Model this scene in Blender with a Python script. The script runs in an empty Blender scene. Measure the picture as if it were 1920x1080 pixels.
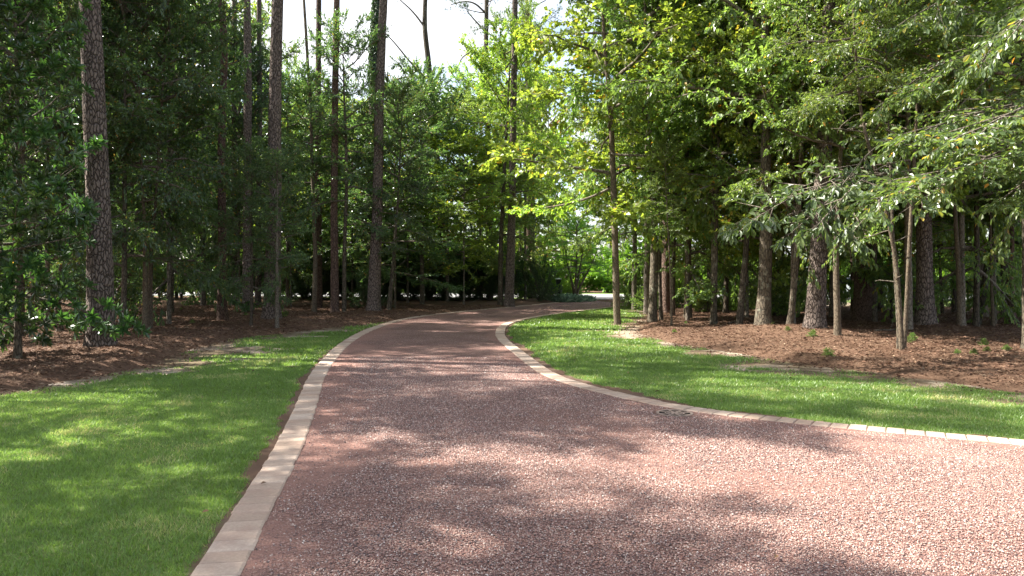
import bpy, math, random
import numpy as np
from mathutils import Vector
from mathutils.geometry import tessellate_polygon

F = 1920*26.0/36.0      # focal length in photo pixels
HC = 1.6                # camera height
HOR = 510.0             # horizon row
SC = bpy.context.scene
COL = SC.collection
R = np.random.default_rng(11)
PI = math.pi

def P(px, py):
    d = F*HC/(py-HOR)
    return ((px-960)/F*d, d)
def W(px, py, d):
    return ((px-960)/F*d, d, HC+(HOR-py)/F*d)

# ------------------------------------------------------------------ noise
def vnoise(x, y, s, seed=0):
    x = np.asarray(x)*s; y = np.asarray(y)*s
    xi = np.floor(x).astype(np.int64); yi = np.floor(y).astype(np.int64)
    fx = x-xi; fy = y-yi
    fx = fx*fx*(3-2*fx); fy = fy*fy*(3-2*fy)
    def h(a, b):
        n = (a*374761393+b*668265263+seed*1442695041) & 0xffffffff
        n = ((n ^ (n >> 13))*1274126177) & 0xffffffff
        return ((n ^ (n >> 16)) & 0xffff)/65535.0
    return (h(xi, yi)*(1-fx)+h(xi+1, yi)*fx)*(1-fy)+(h(xi, yi+1)*(1-fx)+h(xi+1, yi+1)*fx)*fy
def fbm(x, y, s, seed=0, o=3):
    t = 0; a = .5
    for k in range(o):
        t = t+a*vnoise(x, y, s*2**k, seed+k*7); a *= .5
    return t/(1-.5**o)
def smooth(e0, e1, v):
    t = np.clip((v-e0)/(e1-e0), 0, 1); return t*t*(3-2*t)

# ------------------------------------------------------------------ mesh helper
class MB:
    """collects vertices and faces; per-vertex random value"""
    def __init__(s): s.v = []; s.l = []; s.t = []; s.r = []; s.n = 0; s.m = []
    def add(s, V, Fc, rnd=None, mi=0):
        V = np.asarray(V, dtype=np.float32).reshape(-1, 3); Fc = np.asarray(Fc, dtype=np.int32)
        s.v.append(V); s.l.append((Fc+s.n).ravel()); s.t.append(np.full(len(Fc), Fc.shape[1], dtype=np.int32))
        s.m.append(np.full(len(Fc), mi, dtype=np.int32))
        s.r.append(np.broadcast_to(np.float32(0 if rnd is None else rnd), (len(V),)).astype(np.float32) if np.ndim(rnd) == 0 else np.asarray(rnd, dtype=np.float32))
        s.n += len(V)
    def mesh(s, name, smooth_=False, attrs=None):
        me = bpy.data.meshes.new(name)
        V = np.concatenate(s.v); L = np.concatenate(s.l); T = np.concatenate(s.t)
        me.vertices.add(len(V)); me.vertices.foreach_set('co', V.ravel())
        me.loops.add(len(L)); me.loops.foreach_set('vertex_index', L)
        me.polygons.add(len(T))
        st = np.zeros(len(T), dtype=np.int32); st[1:] = np.cumsum(T)[:-1]
        me.polygons.foreach_set('loop_start', st)
        me.polygons.foreach_set('material_index', np.concatenate(s.m))
        me.polygons.foreach_set('use_smooth', np.full(len(T), smooth_, dtype=bool))
        a = me.attributes.new('rnd', 'FLOAT', 'POINT'); a.data.foreach_set('value', np.concatenate(s.r))
        for k, vals in (attrs or {}).items():
            a = me.attributes.new(k, 'FLOAT', 'POINT'); a.data.foreach_set('value', np.asarray(vals, dtype=np.float32))
        me.update(calc_edges=True)
        return me
def obj(name, me, mat=None, parent=None, loc=(0, 0, 0), rot=(0, 0, 0), scale=(1, 1, 1)):
    o = bpy.data.objects.new(name, me)
    if mat is not None and me is not None and len(me.materials) == 0:
        for m in (mat if isinstance(mat, (list, tuple)) else [mat]): me.materials.append(m)
    o.location = loc; o.rotation_euler = rot; o.scale = scale
    COL.objects.link(o)
    if parent: o.parent = parent
    return o
def thing(name, label, cat, loc, rz=0, group=None):
    o = bpy.data.objects.new(name, None); COL.objects.link(o); o.empty_display_size = .3
    o.location = loc; o.rotation_euler = (0, 0, rz)
    o['label'] = label; o['category'] = cat
    if group: o['group'] = group
    return o
def tag(o, label=None, cat=None, group=None, kind=None):
    if label: o['label'] = label
    if cat: o['category'] = cat
    if group: o['group'] = group
    if kind: o['kind'] = kind
    return o

def box(mb, x0, x1, y0, y1, z0, z1, rnd=0, mi=0):
    V = [(x0,y0,z0),(x1,y0,z0),(x1,y1,z0),(x0,y1,z0),(x0,y0,z1),(x1,y0,z1),(x1,y1,z1),(x0,y1,z1)]
    mb.add(V, [(0,3,2,1),(4,5,6,7),(0,1,5,4),(1,2,6,5),(2,3,7,6),(3,0,4,7)], rnd, mi)

def tube(mb, pts, rad, sides=8, rnd=0, noise=0, seed=0, lobes=0, cap=True):
    pts = np.asarray(pts, float); rad = np.asarray(rad, float); n = len(pts)
    T = np.gradient(pts, axis=0); T /= np.linalg.norm(T, axis=1)[:, None]+1e-9
    ref = np.array([1., 0.05, 0.]) if abs(T[:, 2]).mean() > .6 else np.array([0.02, 0.01, 1.])
    A = np.cross(T, ref); A /= np.linalg.norm(A, axis=1)[:, None]+1e-9
    B = np.cross(T, A)
    th = np.linspace(0, 2*PI, sides, endpoint=False)
    rr = rad[:, None]*np.ones((1, sides))
    if noise:
        rg = np.random.default_rng(seed)
        ph = rg.uniform(0, 6.28, 4)
        rr = rr*(1+noise*(np.sin(2*th+ph[0])[None]*.6+np.sin(3*th+ph[1])[None]*.5+rg.normal(0, .45, rr.shape)))
    V = pts[:, None, :]+rr[:, :, None]*(np.cos(th)[None, :, None]*A[:, None, :]+np.sin(th)[None, :, None]*B[:, None, :])
    i = np.arange(n-1)[:, None]*sides; j = np.arange(sides)[None]; k = (j+1) % sides
    Fc = np.stack([i+j, i+k, i+sides+k, i+sides+j], -1).reshape(-1, 4)
    mb.add(V.reshape(-1, 3), Fc, rnd)

def segs(mb, A, B, ra, rb, sides=3, rnd=0):
    """many straight tapered sticks at once"""
    A = np.asarray(A); B = np.asarray(B); n = len(A)
    D = B-A; D = D/(np.linalg.norm(D, axis=1)[:, None]+1e-9)
    ref = np.where(np.abs(D[:, 2:3]) > .8, np.array([[1., 0, 0]]), np.array([[0, 0, 1.]]))
    X = np.cross(D, ref); X /= np.linalg.norm(X, axis=1)[:, None]+1e-9
    Y = np.cross(D, X)
    th = np.linspace(0, 2*PI, sides, endpoint=False)
    off = np.cos(th)[None, :, None]*X[:, None]+np.sin(th)[None, :, None]*Y[:, None]
    ra = np.broadcast_to(ra, (n,))[:, None, None]; rb = np.broadcast_to(rb, (n,))[:, None, None]
    V = np.concatenate([A[:, None]+off*ra, B[:, None]+off*rb], 1)
    j = np.arange(sides); k = (j+1) % sides
    f = np.stack([j, k, k+sides, j+sides], -1)
    Fc = (np.arange(n)[:, None, None]*2*sides+f[None]).reshape(-1, 4)
    mb.add(V.reshape(-1, 3), Fc, rnd)

def nrm(v): return v/(np.linalg.norm(v, axis=-1, keepdims=True)+1e-9)

def leaves(mb, Pn, D, N, L, wd=.5, kind='diamond', rg=None):
    rg = rg or R
    n = len(Pn); D = nrm(D); S = nrm(np.cross(N, D)); N = np.cross(D, S)
    L = np.broadcast_to(L, (n,))[:, None]
    r = rg.uniform(0, 1, n)
    if kind == 'diamond':
        fold = .12*L
        V = np.stack([Pn, Pn+D*L*.45+S*L*wd*.5+N*fold, Pn+D*L-N*L*.12, Pn+D*L*.45-S*L*wd*.5+N*fold], 1)
        b = np.arange(n)[:, None]*4
        Fc = np.concatenate([b+np.array([[0, 1, 2]]), b+np.array([[0, 2, 3]])])
        mb.add(V.reshape(-1, 3), Fc, np.repeat(r, 4))
    elif kind == 'big':
        fold = .10*L
        V = np.stack([Pn, Pn+D*L*.33+S*L*wd*.36+N*fold, Pn+D*L*.7+S*L*wd*.46+N*fold*.6, Pn+D*L-N*L*.14,
                      Pn+D*L*.7-S*L*wd*.46+N*fold*.6, Pn+D*L*.33-S*L*wd*.36+N*fold], 1)
        b = np.arange(n)[:, None]*6
        Fc = np.concatenate([b+np.array([[0, 1, 2, 3]]), b+np.array([[0, 3, 4, 5]])])
        mb.add(V.reshape(-1, 3), Fc, np.repeat(r, 6))
    elif kind == 'needle':
        V = np.stack([Pn-S*.5*wd, Pn+S*.5*wd, Pn+D*L], 1)
        b = np.arange(n)[:, None]*3
        mb.add(V.reshape(-1, 3), b+np.array([[0, 1, 2]]), np.repeat(r, 3))

# ------------------------------------------------------------------ materials
def mat(name):
    m = bpy.data.materials.new(name); m.use_nodes = True
    nt = m.node_tree; nt.nodes.clear()
    o = nt.nodes.new('ShaderNodeOutputMaterial')
    return m, nt, o
class N:
    def __init__(s, nt): s.nt = nt
    def __call__(s, t, ins=None, **kw):
        n = s.nt.nodes.new(t)
        for k, v in kw.items(): setattr(n, k, v)
        for k, v in (ins or {}).items():
            if isinstance(v, bpy.types.NodeSocket): s.nt.links.new(v, n.inputs[k])
            else: n.inputs[k].default_value = v
        return n
    def ramp(s, fac, stops, interp='LINEAR'):
        n = s.nt.nodes.new('ShaderNodeValToRGB'); e = n.color_ramp.elements; n.color_ramp.interpolation = interp
        while len(e) < len(stops): e.new(.5)
        for k, (p, c) in enumerate(stops):
            e[k].position = p; e[k].color = (*c, 1) if len(c) == 3 else c
        s.nt.links.new(fac, n.inputs[0]); return n.outputs[0]
    def mix(s, f, a, b, mode='MIX'):
        n = s.nt.nodes.new('ShaderNodeMix'); n.data_type = 'RGBA'; n.blend_type = mode
        for i, v in ((0, f), (6, a), (7, b)):
            if isinstance(v, bpy.types.NodeSocket): s.nt.links.new(v, n.inputs[i])
            else: n.inputs[i].default_value = v if i == 0 else ((*v, 1) if len(v) == 3 else v)
        return n.outputs[2]
    def math(s, op, a, b=0, c=0, clamp=False):
        n = s.nt.nodes.new('ShaderNodeMath'); n.operation = op; n.use_clamp = clamp
        for i, v in enumerate((a, b, c)):
            if isinstance(v, bpy.types.NodeSocket): s.nt.links.new(v, n.inputs[i])
            else: n.inputs[i].default_value = v
        return n.outputs[0]

def leaf_mat(name, stops, trans, rough=.38, tmix=.38, spec=.6, var=.4, tint=(1, 1, 1)):
    m, nt, o = mat(name); n = N(nt)
    at = n('ShaderNodeAttribute', attribute_name='rnd').outputs['Fac']
    oi = n('ShaderNodeObjectInfo').outputs['Random']
    col = n.ramp(at, stops)
    v = n.math('MULTIPLY_ADD', oi, var, 1-var/2)
    hsv = n('ShaderNodeHueSaturation', {'Hue': n.math('MULTIPLY_ADD', oi, .03, .485), 'Saturation': 1.0, 'Value': v, 'Color': col})
    tcol = n.mix(1.0, hsv.outputs[0], trans, 'MULTIPLY')
    p = n('ShaderNodeBsdfPrincipled', {'Base Color': hsv.outputs[0], 'Roughness': rough, 'Specular IOR Level': spec})
    t = n('ShaderNodeBsdfTranslucent', {'Color': tcol})
    mx = n('ShaderNodeMixShader', {0: tmix, 1: p.outputs[0], 2: t.outputs[0]})
    nt.links.new(mx.outputs[0], o.inputs[0]); return m

M = {}
# rnd ramps : mostly greens, the last few percent turned yellow / orange
M['oak'] = leaf_mat('oak_leaf', [(0, (.065, .105, .034)), (.5, (.11, .16, .05)), (.93, (.16, .215, .065)), (.985, (.20, .20, .03)), (1, (.35, .16, .03))], (3.2, 3.4, 1.6))
M['shadeleaf'] = leaf_mat('shaded_leaf', [(0, (.04, .074, .033)), (.5, (.068, .115, .046)), (.95, (.10, .16, .06)), (1, (.28, .16, .04))], (3.0, 3.2, 1.5), rough=.3, tmix=.36, spec=.7, var=.5)  # darker, cooler copy of oak; left wood's shade put into the leaf colour
M['bigleaf'] = leaf_mat('bigleaf_leaf', [(0, (.05, .088, .034)), (.6, (.085, .135, .052)), (1, (.13, .18, .06))], (2.6, 2.8, 1.4), rough=.45, tmix=.3)
M['gum'] = leaf_mat('gum_leaf', [(0, (.09, .135, .03)), (.5, (.145, .20, .04)), (.86, (.18, .245, .055)), (.97, (.23, .24, .04)), (1, (.36, .18, .03))], (3.2, 3.2, 1.5), tmix=.42)
M['holly'] = leaf_mat('holly_leaf', [(0, (.03, .058, .026)), (.6, (.048, .085, .036)), (1, (.075, .12, .045))], (2.6, 3.0, 1.4), rough=.32, tmix=.22, spec=.6)
M['magnolia'] = leaf_mat('magnolia_leaf', [(0, (.032, .062, .022)), (.6, (.052, .092, .032)), (.95, (.085, .14, .04)), (1, (.13, .18, .04))], (2.4, 3.0, 1.2), rough=.3, tmix=.2, spec=.6)
M['hickory'] = leaf_mat('hickory_leaf', [(0, (.055, .09, .032)), (.6, (.085, .13, .045)), (.93, (.13, .18, .05)), (.985, (.24, .22, .04)), (1, (.40, .18, .04))], (3.0, 3.0, 1.4), rough=.38, tmix=.35)
M['pine'] = leaf_mat('pine_needles', [(0, (.03, .07, .03)), (.7, (.05, .10, .035)), (1, (.13, .13, .04))], (2.2, 2.4, 1.2), rough=.5, tmix=.2)
M['bright'] = leaf_mat('sunny_leaf', [(0, (.06, .12, .02)), (.5, (.10, .18, .03)), (1, (.17, .25, .04))], (3.0, 3.0, 1.3), tmix=.42)
M['maple'] = leaf_mat('maple_leaf', [(0, (.05, .12, .015)), (.6, (.08, .17, .02)), (1, (.15, .24, .03))], (3.0, 3.2, 1.2), tmix=.45)
M['liriope'] = leaf_mat('liriope_blade', [(0, (.10, .16, .12)), (.6, (.18, .25, .20)), (1, (.36, .42, .34))], (2, 2.4, 1.6), tmix=.25)
M['brownleaf'] = leaf_mat('dead_leaf', [(0, (.16, .08, .04)), (.5, (.26, .14, .07)), (1, (.35, .2, .12))], (2, 1.6, 1.2), tmix=.3)
M['grass'] = leaf_mat('grass_blade', [(0, (.10, .15, .035)), (.5, (.155, .245, .058)), (.85, (.23, .31, .095)), (1, (.40, .37, .19))], (2.0, 2.0, 1.3), rough=.42, tmix=.38, var=0, spec=.5)
M['litter'] = leaf_mat('litter', [(0, (.075, .042, .028)), (.5, (.14, .08, .05)), (.85, (.21, .125, .08)), (1, (.36, .27, .18))], (1.4, 1.2, 1), rough=.7, tmix=.08, var=0, spec=.2)

def bark(name, base, dark, light, scale, lichen=0, ridge=1.0, zs=.22):
    m, nt, o = mat(name); n = N(nt)
    tc = n('ShaderNodeTexCoord').outputs['Object']
    nz = n('ShaderNodeTexNoise', {'Vector': tc, 'Scale': 3.0, 'Detail': 3.0})
    nzb = n('ShaderNodeTexNoise', {'Vector': tc, 'Scale': 14.0, 'Detail': 2.0}); add = n.mix(.03, n.mix(.10, tc, nz.outputs[1], 'ADD'), nzb.outputs[1], 'ADD')
    mp = n('ShaderNodeMapping', {'Vector': add, 'Scale': (1, 1, zs)})
    vo = n('ShaderNodeTexVoronoi', {'Vector': mp.outputs[0], 'Scale': scale}, feature='DISTANCE_TO_EDGE')
    vc = n('ShaderNodeTexVoronoi', {'Vector': mp.outputs[0], 'Scale': scale})
    mp2 = None; crack = n.ramp(vo.outputs[0], [(0, (0, 0, 0)), (.06, (.45, .45, .45)), (.2, (1, 1, 1))])
    n2 = n('ShaderNodeTexNoise', {'Vector': mp.outputs[0], 'Scale': scale*2.5, 'Detail': 6.0, 'Roughness': .7})
    c = n.mix(n2.outputs[0], base, light)
    c = n.mix(n.math('MULTIPLY', n('ShaderNodeSeparateColor', {0: vc.outputs[1]}).outputs[0], .45), c, light)
    c = n.mix(crack, dark, c)
    oi = n('ShaderNodeObjectInfo').outputs['Random']
    if lichen:
        n3 = n('ShaderNodeTexNoise', {'Vector': tc, 'Scale': 5.0, 'Detail': 4.0, 'Roughness': .65})
        lf = n.ramp(n3.outputs[0], [(.56, (0, 0, 0)), (.66, (1, 1, 1))])
        c = n.mix(n.math('MULTIPLY', lf, lichen*.7), c, (.26, .27, .20))
    hsv = n('ShaderNodeHueSaturation', {'Value': n.math('MULTIPLY_ADD', oi, .4, .8), 'Color': c})
    hgt = n.math('MULTIPLY_ADD', n2.outputs[0], .5, crack)
    bp = n('ShaderNodeBump', {'Height': hgt, 'Strength': .9, 'Distance': .02*ridge})
    p = n('ShaderNodeBsdfPrincipled', {'Base Color': hsv.outputs[0], 'Roughness': .9, 'Specular IOR Level': .2, 'Normal': bp.outputs[0]})
    nt.links.new(p.outputs[0], o.inputs[0]); return m
M['pinebark'] = bark('pine_bark', (.165, .125, .105), (.04, .03, .025), (.26, .205, .175), 21, .0, 1.5, .34)
M['pinebark_red'] = bark('reddish_pine_bark', (.145, .09, .07), (.045, .028, .022), (.20, .135, .105), 24, 0, 1.2, .3)
M['greybark'] = bark('grey_bark', (.085, .067, .048), (.03, .024, .018), (.15, .122, .088), 20, .75, .5, .3)
M['smoothbark'] = bark('smooth_bark', (.115, .088, .06), (.06, .045, .032), (.18, .142, .10), 26, .35, .25, .4)
M['branch'] = bark('branch_bark', (.13, .105, .08), (.06, .045, .035), (.22, .19, .15), 20, .3, .3, .4)

def simple(name, col, rough=.7, spec=.4, metal=0, bump=None, noise=None):
    m, nt, o = mat(name); n = N(nt)
    p = n('ShaderNodeBsdfPrincipled', {'Base Color': (*col, 1), 'Roughness': rough, 'Specular IOR Level': spec, 'Metallic': metal})
    tc = n('ShaderNodeTexCoord').outputs['Object']
    if noise:
        nz = n('ShaderNodeTexNoise', {'Vector': tc, 'Scale': noise[0], 'Detail': 5.0, 'Roughness': .65})
        c = n.mix(nz.outputs[0], tuple(x*(1-noise[1]) for x in col), tuple(min(1, x*(1+noise[1])) for x in col))
        nt.links.new(c, p.inputs['Base Color'])
        if bump:
            b = n('ShaderNodeBump', {'Height': nz.outputs[0], 'Strength': .5, 'Distance': bump}); nt.links.new(b.outputs[0], p.inputs['Normal'])
    nt.links.new(p.outputs[0], o.inputs[0]); return m

# ------------------------------------------------------------------ plan of the ground (from the photograph's plan lines)
LK = [(-1.0, -8.), (-1.02, -4.), (-1.12, 0.), (-1.32, 2.4)] + [P(*q) for q in
      [(407,1080),(443,1016),(480,947),(531,863),(568,780),(580,745),(592,710),(612,680),(645,645),(688,620),(745,601),(800,592),(850,586.5),(900,581.5),(950,577),(1000,572),(1050,567),(1105,561)]]
RK = [(15., 3.2), (11., 4.3), (7.6, 5.6)] + [P(*q) for q in
      [(1920,833),(1900,831),(1800,822),(1700,813),(1600,804),(1500,794),(1400,783),(1300,770),(1250,762),(1183,748),(1150,740),(1100,728),(1033,707),(1000,684),(967,658),(942,638),(936,625),(942,612),(958,604.5),(983,598.5),(1017,592.5),(1067,585.5),(1117,579.5),(1150,576),(1182,571.5)]]
LE = [(-13, -12.), (-11., -3.), (-9.6, 4.), (-8.4, 7.5)] + [P(*q) for q in
      [(0,737),(80,726),(160,712),(240,699),(300,688),(340,664),(400,644),(500,630),(560,622),(640,614),(720,605),(790,594),(860,586),(930,579.5),(1000,572.5),(1050,567.5),(1100,561.5)]]
RE = [(18., -12.), (16., -3.), (13., 4.), (9.4, 7.6)] + [P(*q) for q in
      [(1920,742),(1800,722),(1700,709),(1620,698),(1560,692),(1500,684),(1400,668),(1300,652),(1240,640),(1190,627),(1185,612),(1215,596),(1205,582),(1192,573)]]
def resample(pts, step):
    p = np.array(pts, float)
    for _ in range(3):
        q = np.empty((2*len(p)-2, 2)); q[0::2] = p[:-1]*.75+p[1:]*.25; q[1::2] = p[:-1]*.25+p[1:]*.75
        p = np.vstack([p[:1], q, p[-1:]])
    d = np.r_[0, np.cumsum(np.linalg.norm(np.diff(p, axis=0), axis=1))]
    s = np.arange(0, d[-1], step)
    return np.stack([np.interp(s, d, p[:, 0]), np.interp(s, d, p[:, 1])], 1)
LKs = resample(LK, .5); RKs = resample(RK, .5); LEs = resample(LE, .5); REs = resample(RE, .5)
def dist_poly(x, y, pl):
    x = np.asarray(x, float).ravel(); y = np.asarray(y, float).ravel(); best = np.full(x.shape, 1e9)
    for a, b in zip(pl[:-1], pl[1:]):
        ab = b-a; t = np.clip(((x-a[0])*ab[0]+(y-a[1])*ab[1])/(ab@ab+1e-12), 0, 1)
        best = np.minimum(best, (x-a[0]-t*ab[0])**2+(y-a[1]-t*ab[1])**2)
    return np.sqrt(best)
def inside(x, y, poly):
    x = np.asarray(x, float).ravel(); y = np.asarray(y, float).ravel(); c = np.zeros(x.shape, bool)
    q = np.roll(poly, -1, axis=0)
    for (x1, y1), (x2, y2) in zip(poly, q):
        if y1 == y2: continue
        k = ((y1 > y) != (y2 > y)) & (x < (x2-x1)*(y-y1)/(y2-y1)+x1); c ^= k
    return c
OPEN = np.vstack([LEs, REs[::-1]])               # lawn + drive
DRV = np.vstack([LKs, RKs[::-1]])                # drive
DRAIN = P(1265, 776.5)
def edge_sd(x, y):      # >0 inside the open ground
    s = np.where(inside(x, y, OPEN), 1, -1)
    return s*np.minimum(dist_poly(x, y, LEs), dist_poly(x, y, REs))
def road_near(x): return 47.4-.165*np.asarray(x)       # near edge of the street
def wood_end(x):        # where the wood stops before the street
    x = np.asarray(x, float)
    return np.where(x < 4, road_near(x)-4.2, np.where(x < 9, road_near(x)-5.5, 32.2-.05*(x-9)))
MOUNDS = []
def floor_z(x, y):
    x = np.asarray(x, float).ravel(); y = np.asarray(y, float).ravel()
    near = (y < 48) & (np.abs(x) < 60)
    sd = np.full(x.shape, -20.)
    if near.any(): sd[near] = edge_sd(x[near], y[near])
    w = (fbm(x, y, 1.3, 5)-.5)*.5+(fbm(x, y, 5, 9)-.5)*.25
    t = smooth(-.9, .15, -(sd+w*.9)-.6)
    z = -.07+t*(.085+.10*fbm(x, y, .35, 3)+.05*fbm(x, y, 2.2, 4)+.03*vnoise(x, y, 6, 8))
    for (mx, my, mr, mh) in MOUNDS:
        z = z+mh*np.exp(-((x-mx)**2+(y-my)**2)/(mr*mr))*t
    far = smooth(-.4, .4, y-wood_end(x)+(vnoise(x, y, .8, 2)-.5)*.5)
    z = z*(1-far)-.09*far
    return z

def axis(segsl):
    out = []
    for a, b, s in segsl: out.append(np.arange(a, b, s))
    out.append([segsl[-1][1]]); return np.concatenate(out)
def grid_mesh(xs, ys, zf, name, attrs=None):
    X, Y = np.meshgrid(xs, ys); z = zf(X.ravel(), Y.ravel())
    V = np.stack([X.ravel(), Y.ravel(), z], 1); nx, ny = len(xs), len(ys)
    i = (np.arange(ny-1)[:, None]*nx+np.arange(nx-1)[None]).ravel()
    mb = MB(); mb.add(V, np.stack([i, i+1, i+nx+1, i+nx], 1))
    at = {k: f(X.ravel(), Y.ravel()) for k, f in (attrs or {}).items()}
    return mb.mesh(name, True, at)

# ---- measured trees -------------------------------------------------
# each: name, label, [path px], [widths px], total height, crown spec, bark
exec_trees = []
TREES = []
def T(name, label, path, widths, H, crown, bk, depth=None, **kw):
    TREES.append(dict(name=name, label=label, path=path, w=widths, H=H, crown=crown, bark=bk, depth=depth, **kw))

PC = ('pine1', 'pine2')
# left side
T('pine_tree', 'thick scaly pine trunk at the left edge of the lawn, beside the glossy magnolia', [(188,668),(184,400),(176,200),(168,0)], [48,40,38,35], 27, ('pine1',3.6,16), 'pinebark', mound=.10)
T('pine_tree', 'slim reddish pine with a slightly curving bare trunk at the left wood edge', [(419,608),(417,450),(414,250),(421,80),(414,0)], [19,15,14,13,12], 26, ('pine2',2.8,16), 'pinebark_red')
T('pine_tree', 'grey slender pine between the reddish curving pine and the stout flared pine', [(465,590),(464,300),(463,0)], [20,15,13], 26, ('pine1',2.8,17), 'pinebark')
T('pine_tree', 'stout straight pine with a flared base where the left lawn narrows', [(510,611),(514,400),(516,200),(521,0)], [33,25,23,21], 28, ('pine2',3.4,16), 'pinebark', mound=.12)
T('hardwood_tree', 'pale slender trunk with a cleft base among the pines left of the drive', [(589,590),(592,480),(590,400),(583,200),(569,0)], [10,8,7,6,5], 13, ('oakB',1.9,4.6,8.6), 'smoothbark')
T('pine_tree', 'dark straight pine trunk just behind the pale slender trunk', [(598,582),(597,300),(598,0)], [14,12,10], 27, ('pine1',2.8,17), 'pinebark_red')
T('pine_tree', 'dark even pine trunk directly right of the pale slender tree', [(628,592),(626,400),(628,200),(632,0)], [16,13,12,11], 27, ('pine2',2.8,17), 'pinebark_red')
T('hardwood_tree', 'thin dark young tree touching the right side of a straight pine', [(645,592),(644,480),(650,330),(646,200)], [8,7,6,4], 10, ('oakA',2.0,3.4), 'greybark')
T('pine_tree', 'big leaning pine with a pale upper trunk beside the curve of the drive', [(700,592),(707,400),(710,200),(719,0)], [25,19,17,14], 29, ('pine1',3.6,18), 'pinebark', mound=.1)
T('pine_tree', 'ivy clad pine behind the big leaning pine', [(697,572),(697,300),(701,120),(707,0)], [14,12,12,11], 30, ('pine2',3.2,20), 'pinebark', ivy=(150, -40))
T('hardwood_tree', 'thin olive leaning trunk just right of the big leaning pine', [(729,590),(737,500),(746,380)], [9,7,4], 8, ('oakA',1.8,2.6), 'greybark')
T('hardwood_tree', 'short dark trunk alone in pine straw left of the far bend', [(792,575),(791,480),(789,300)], [9,8,5], 10, ('oakB',2.6,3.0), 'greybark')
T('hardwood_tree', 'narrow brown trunk standing close beside the pine at the drive bend', [(938,576),(939,450),(943,380),(950,250)], [10,8,7,5], 12, ('gumA',2.4,4.2), 'greybark')
T('pine_tree', 'straight tapering pine at the left kerb of the far bend', [(955,576),(961,400),(964,200),(966,0)], [19,14,12,10], 27, ('pine2',3.0,17), 'pinebark')
T('pine_tree', 'dark thick trunk behind the far bend pine', [(992,556),(992,400),(990,200)], [18,15,12], 24, ('pine1',3.0,16), 'pinebark_red')
T('pine_tree', 'tall far pine with a kinked top against the white sky', [(835,566),(826,400),(815,250),(801,100),(795,50),(797,0)], [15,13,12,10,9,8], 21.5, ('pine2',2.0,16.2), 'greybark', limbs=[[(797,52),(775,22),(748,-2)],[(803,145),(775,142),(735,150),(718,172)],[(800,148),(770,118),(740,80),(722,62)]])
T('pine_tree', 'far sunlit pine with arching bare limbs in the sky gap', [(918,562),(915,300),(911,100),(912,0)], [13,11,9,8], 23, ('pine1',2.5,14.8), 'greybark', limbs=[[(909,100),(895,96),(880,98),(866,108),(860,122)],[(908,22),(890,5),(870,2),(845,9)],[(909,170),(890,160),(868,158)],[(911,60),(890,38),(875,20)]])
# left deep
T('hardwood_tree', 'left stem of a mottled pair of slim trunks left of the curving pine', [(271,626),(272,480),(268,380)], [10,8,5], 9, ('oakA',2.2,2.9), 'smoothbark')
T('hardwood_tree', 'right stem of a mottled pair of slim trunks left of the curving pine', [(283,624),(284,480),(296,350)], [10,8,5], 10, ('oakB',2.3,3.0), 'smoothbark')
T('pine_tree', 'dark wide trunk in deep shade right of the thick scaly pine', [(240,586),(240,300),(236,0)], [22,17,14], 25, ('pine2',3.0,15), 'pinebark')
T('pine_tree', 'black shaded pine trunk just left of the curving reddish pine', [(404,562),(404,300),(402,0)], [15,11,9], 25, ('pine1',2.8,16), 'pinebark')
T('pine_tree', 'dark pine trunk in the gap between curving pine and grey slender pine', [(441,575),(441,300),(440,0)], [12,10,9], 25, ('pine2',2.8,16), 'pinebark')
T('pine_tree', 'shaded pine behind the stout flared pine', [(484,575),(486,300),(485,0)], [12,10,9], 26, ('pine1',2.8,17), 'pinebark')
T('hardwood_tree', 'shaded trunk beside the left flank of the thick scaly pine', [(152,590),(150,400),(150,200)], [16,12,8], 13, ('oakA',2.8,3.4), 'greybark')
T('hardwood_tree', 'dark crooked trunk behind the magnolia near the left frame edge', [(112,630),(104,560),(122,470),(118,300)], [12,10,9,7], 12, ('holly1',2.2,3.0), 'greybark')
# right side
T('hardwood_tree', 'lone slim tree rising from the far right lawn beside the drive', [(1158,609),(1155,480),(1152,350),(1146,200),(1133,60)], [13,12,11,9,6], 13.5, ('gumA',3.9,3.6), 'smoothbark', limbs=[[(1151,350),(1100,372),(1040,383),(985,385)],[(1150,330),(1200,300),(1230,290)],[(1146,160),(1110,150),(1060,120)]])
T('hardwood_tree', 'lichen spotted grey trunk leading the right hand tree group', [(1222,607),(1228,480),(1224,350),(1218,200)], [17,14,12,9], 15, ('oakB',3.0,4.2), 'greybark')
T('hardwood_tree', 'narrow trunk squeezed between the lichen spotted trunk and a dark pine', [(1240,605),(1237,500),(1240,350)], [8,7,5], 12, ('oakA',2.2,4.0), 'greybark')
T('pine_tree', 'dark pine trunk behind the lichen spotted trunk', [(1248,592),(1250,400),(1246,290),(1244,100)], [17,13,12,10], 25, ('pine1',3.2,16), 'pinebark_red')
T('sapling', 'thread thin pale sapling in front of the lichen spotted trunk', [(1258,619),(1257,500),(1252,400)], [4,3,2], 4.6, ('oakA',.8,2.6), 'smoothbark')
T('hardwood_tree', 'brown smooth trunk between the lichen trunk and the dark slim trunk', [(1290,602),(1291,480),(1289,350)], [15,12,9], 13, ('oakB',2.8,3.4), 'smoothbark')
T('hardwood_tree', 'dark slim trunk fourth along the right wood edge', [(1337,615),(1341,500),(1344,400)], [12,10,7], 11, ('oakA',2.4,3.2), 'greybark')
T('hardwood_tree', 'grey lichened trunk leaning right beside the thick mottled oak', [(1387,620),(1392,540),(1400,470),(1404,330)], [13,12,10,8], 12, ('gumA',2.7,3.0), 'greybark')
T('oak_tree', 'thick mottled oak trunk beside the lit strip of pine straw', [(1431,628),(1434,540),(1438,440),(1436,250)], [29,24,23,17], 15, ('oakB',3.8,3.2), 'greybark', mound=.1)
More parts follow.
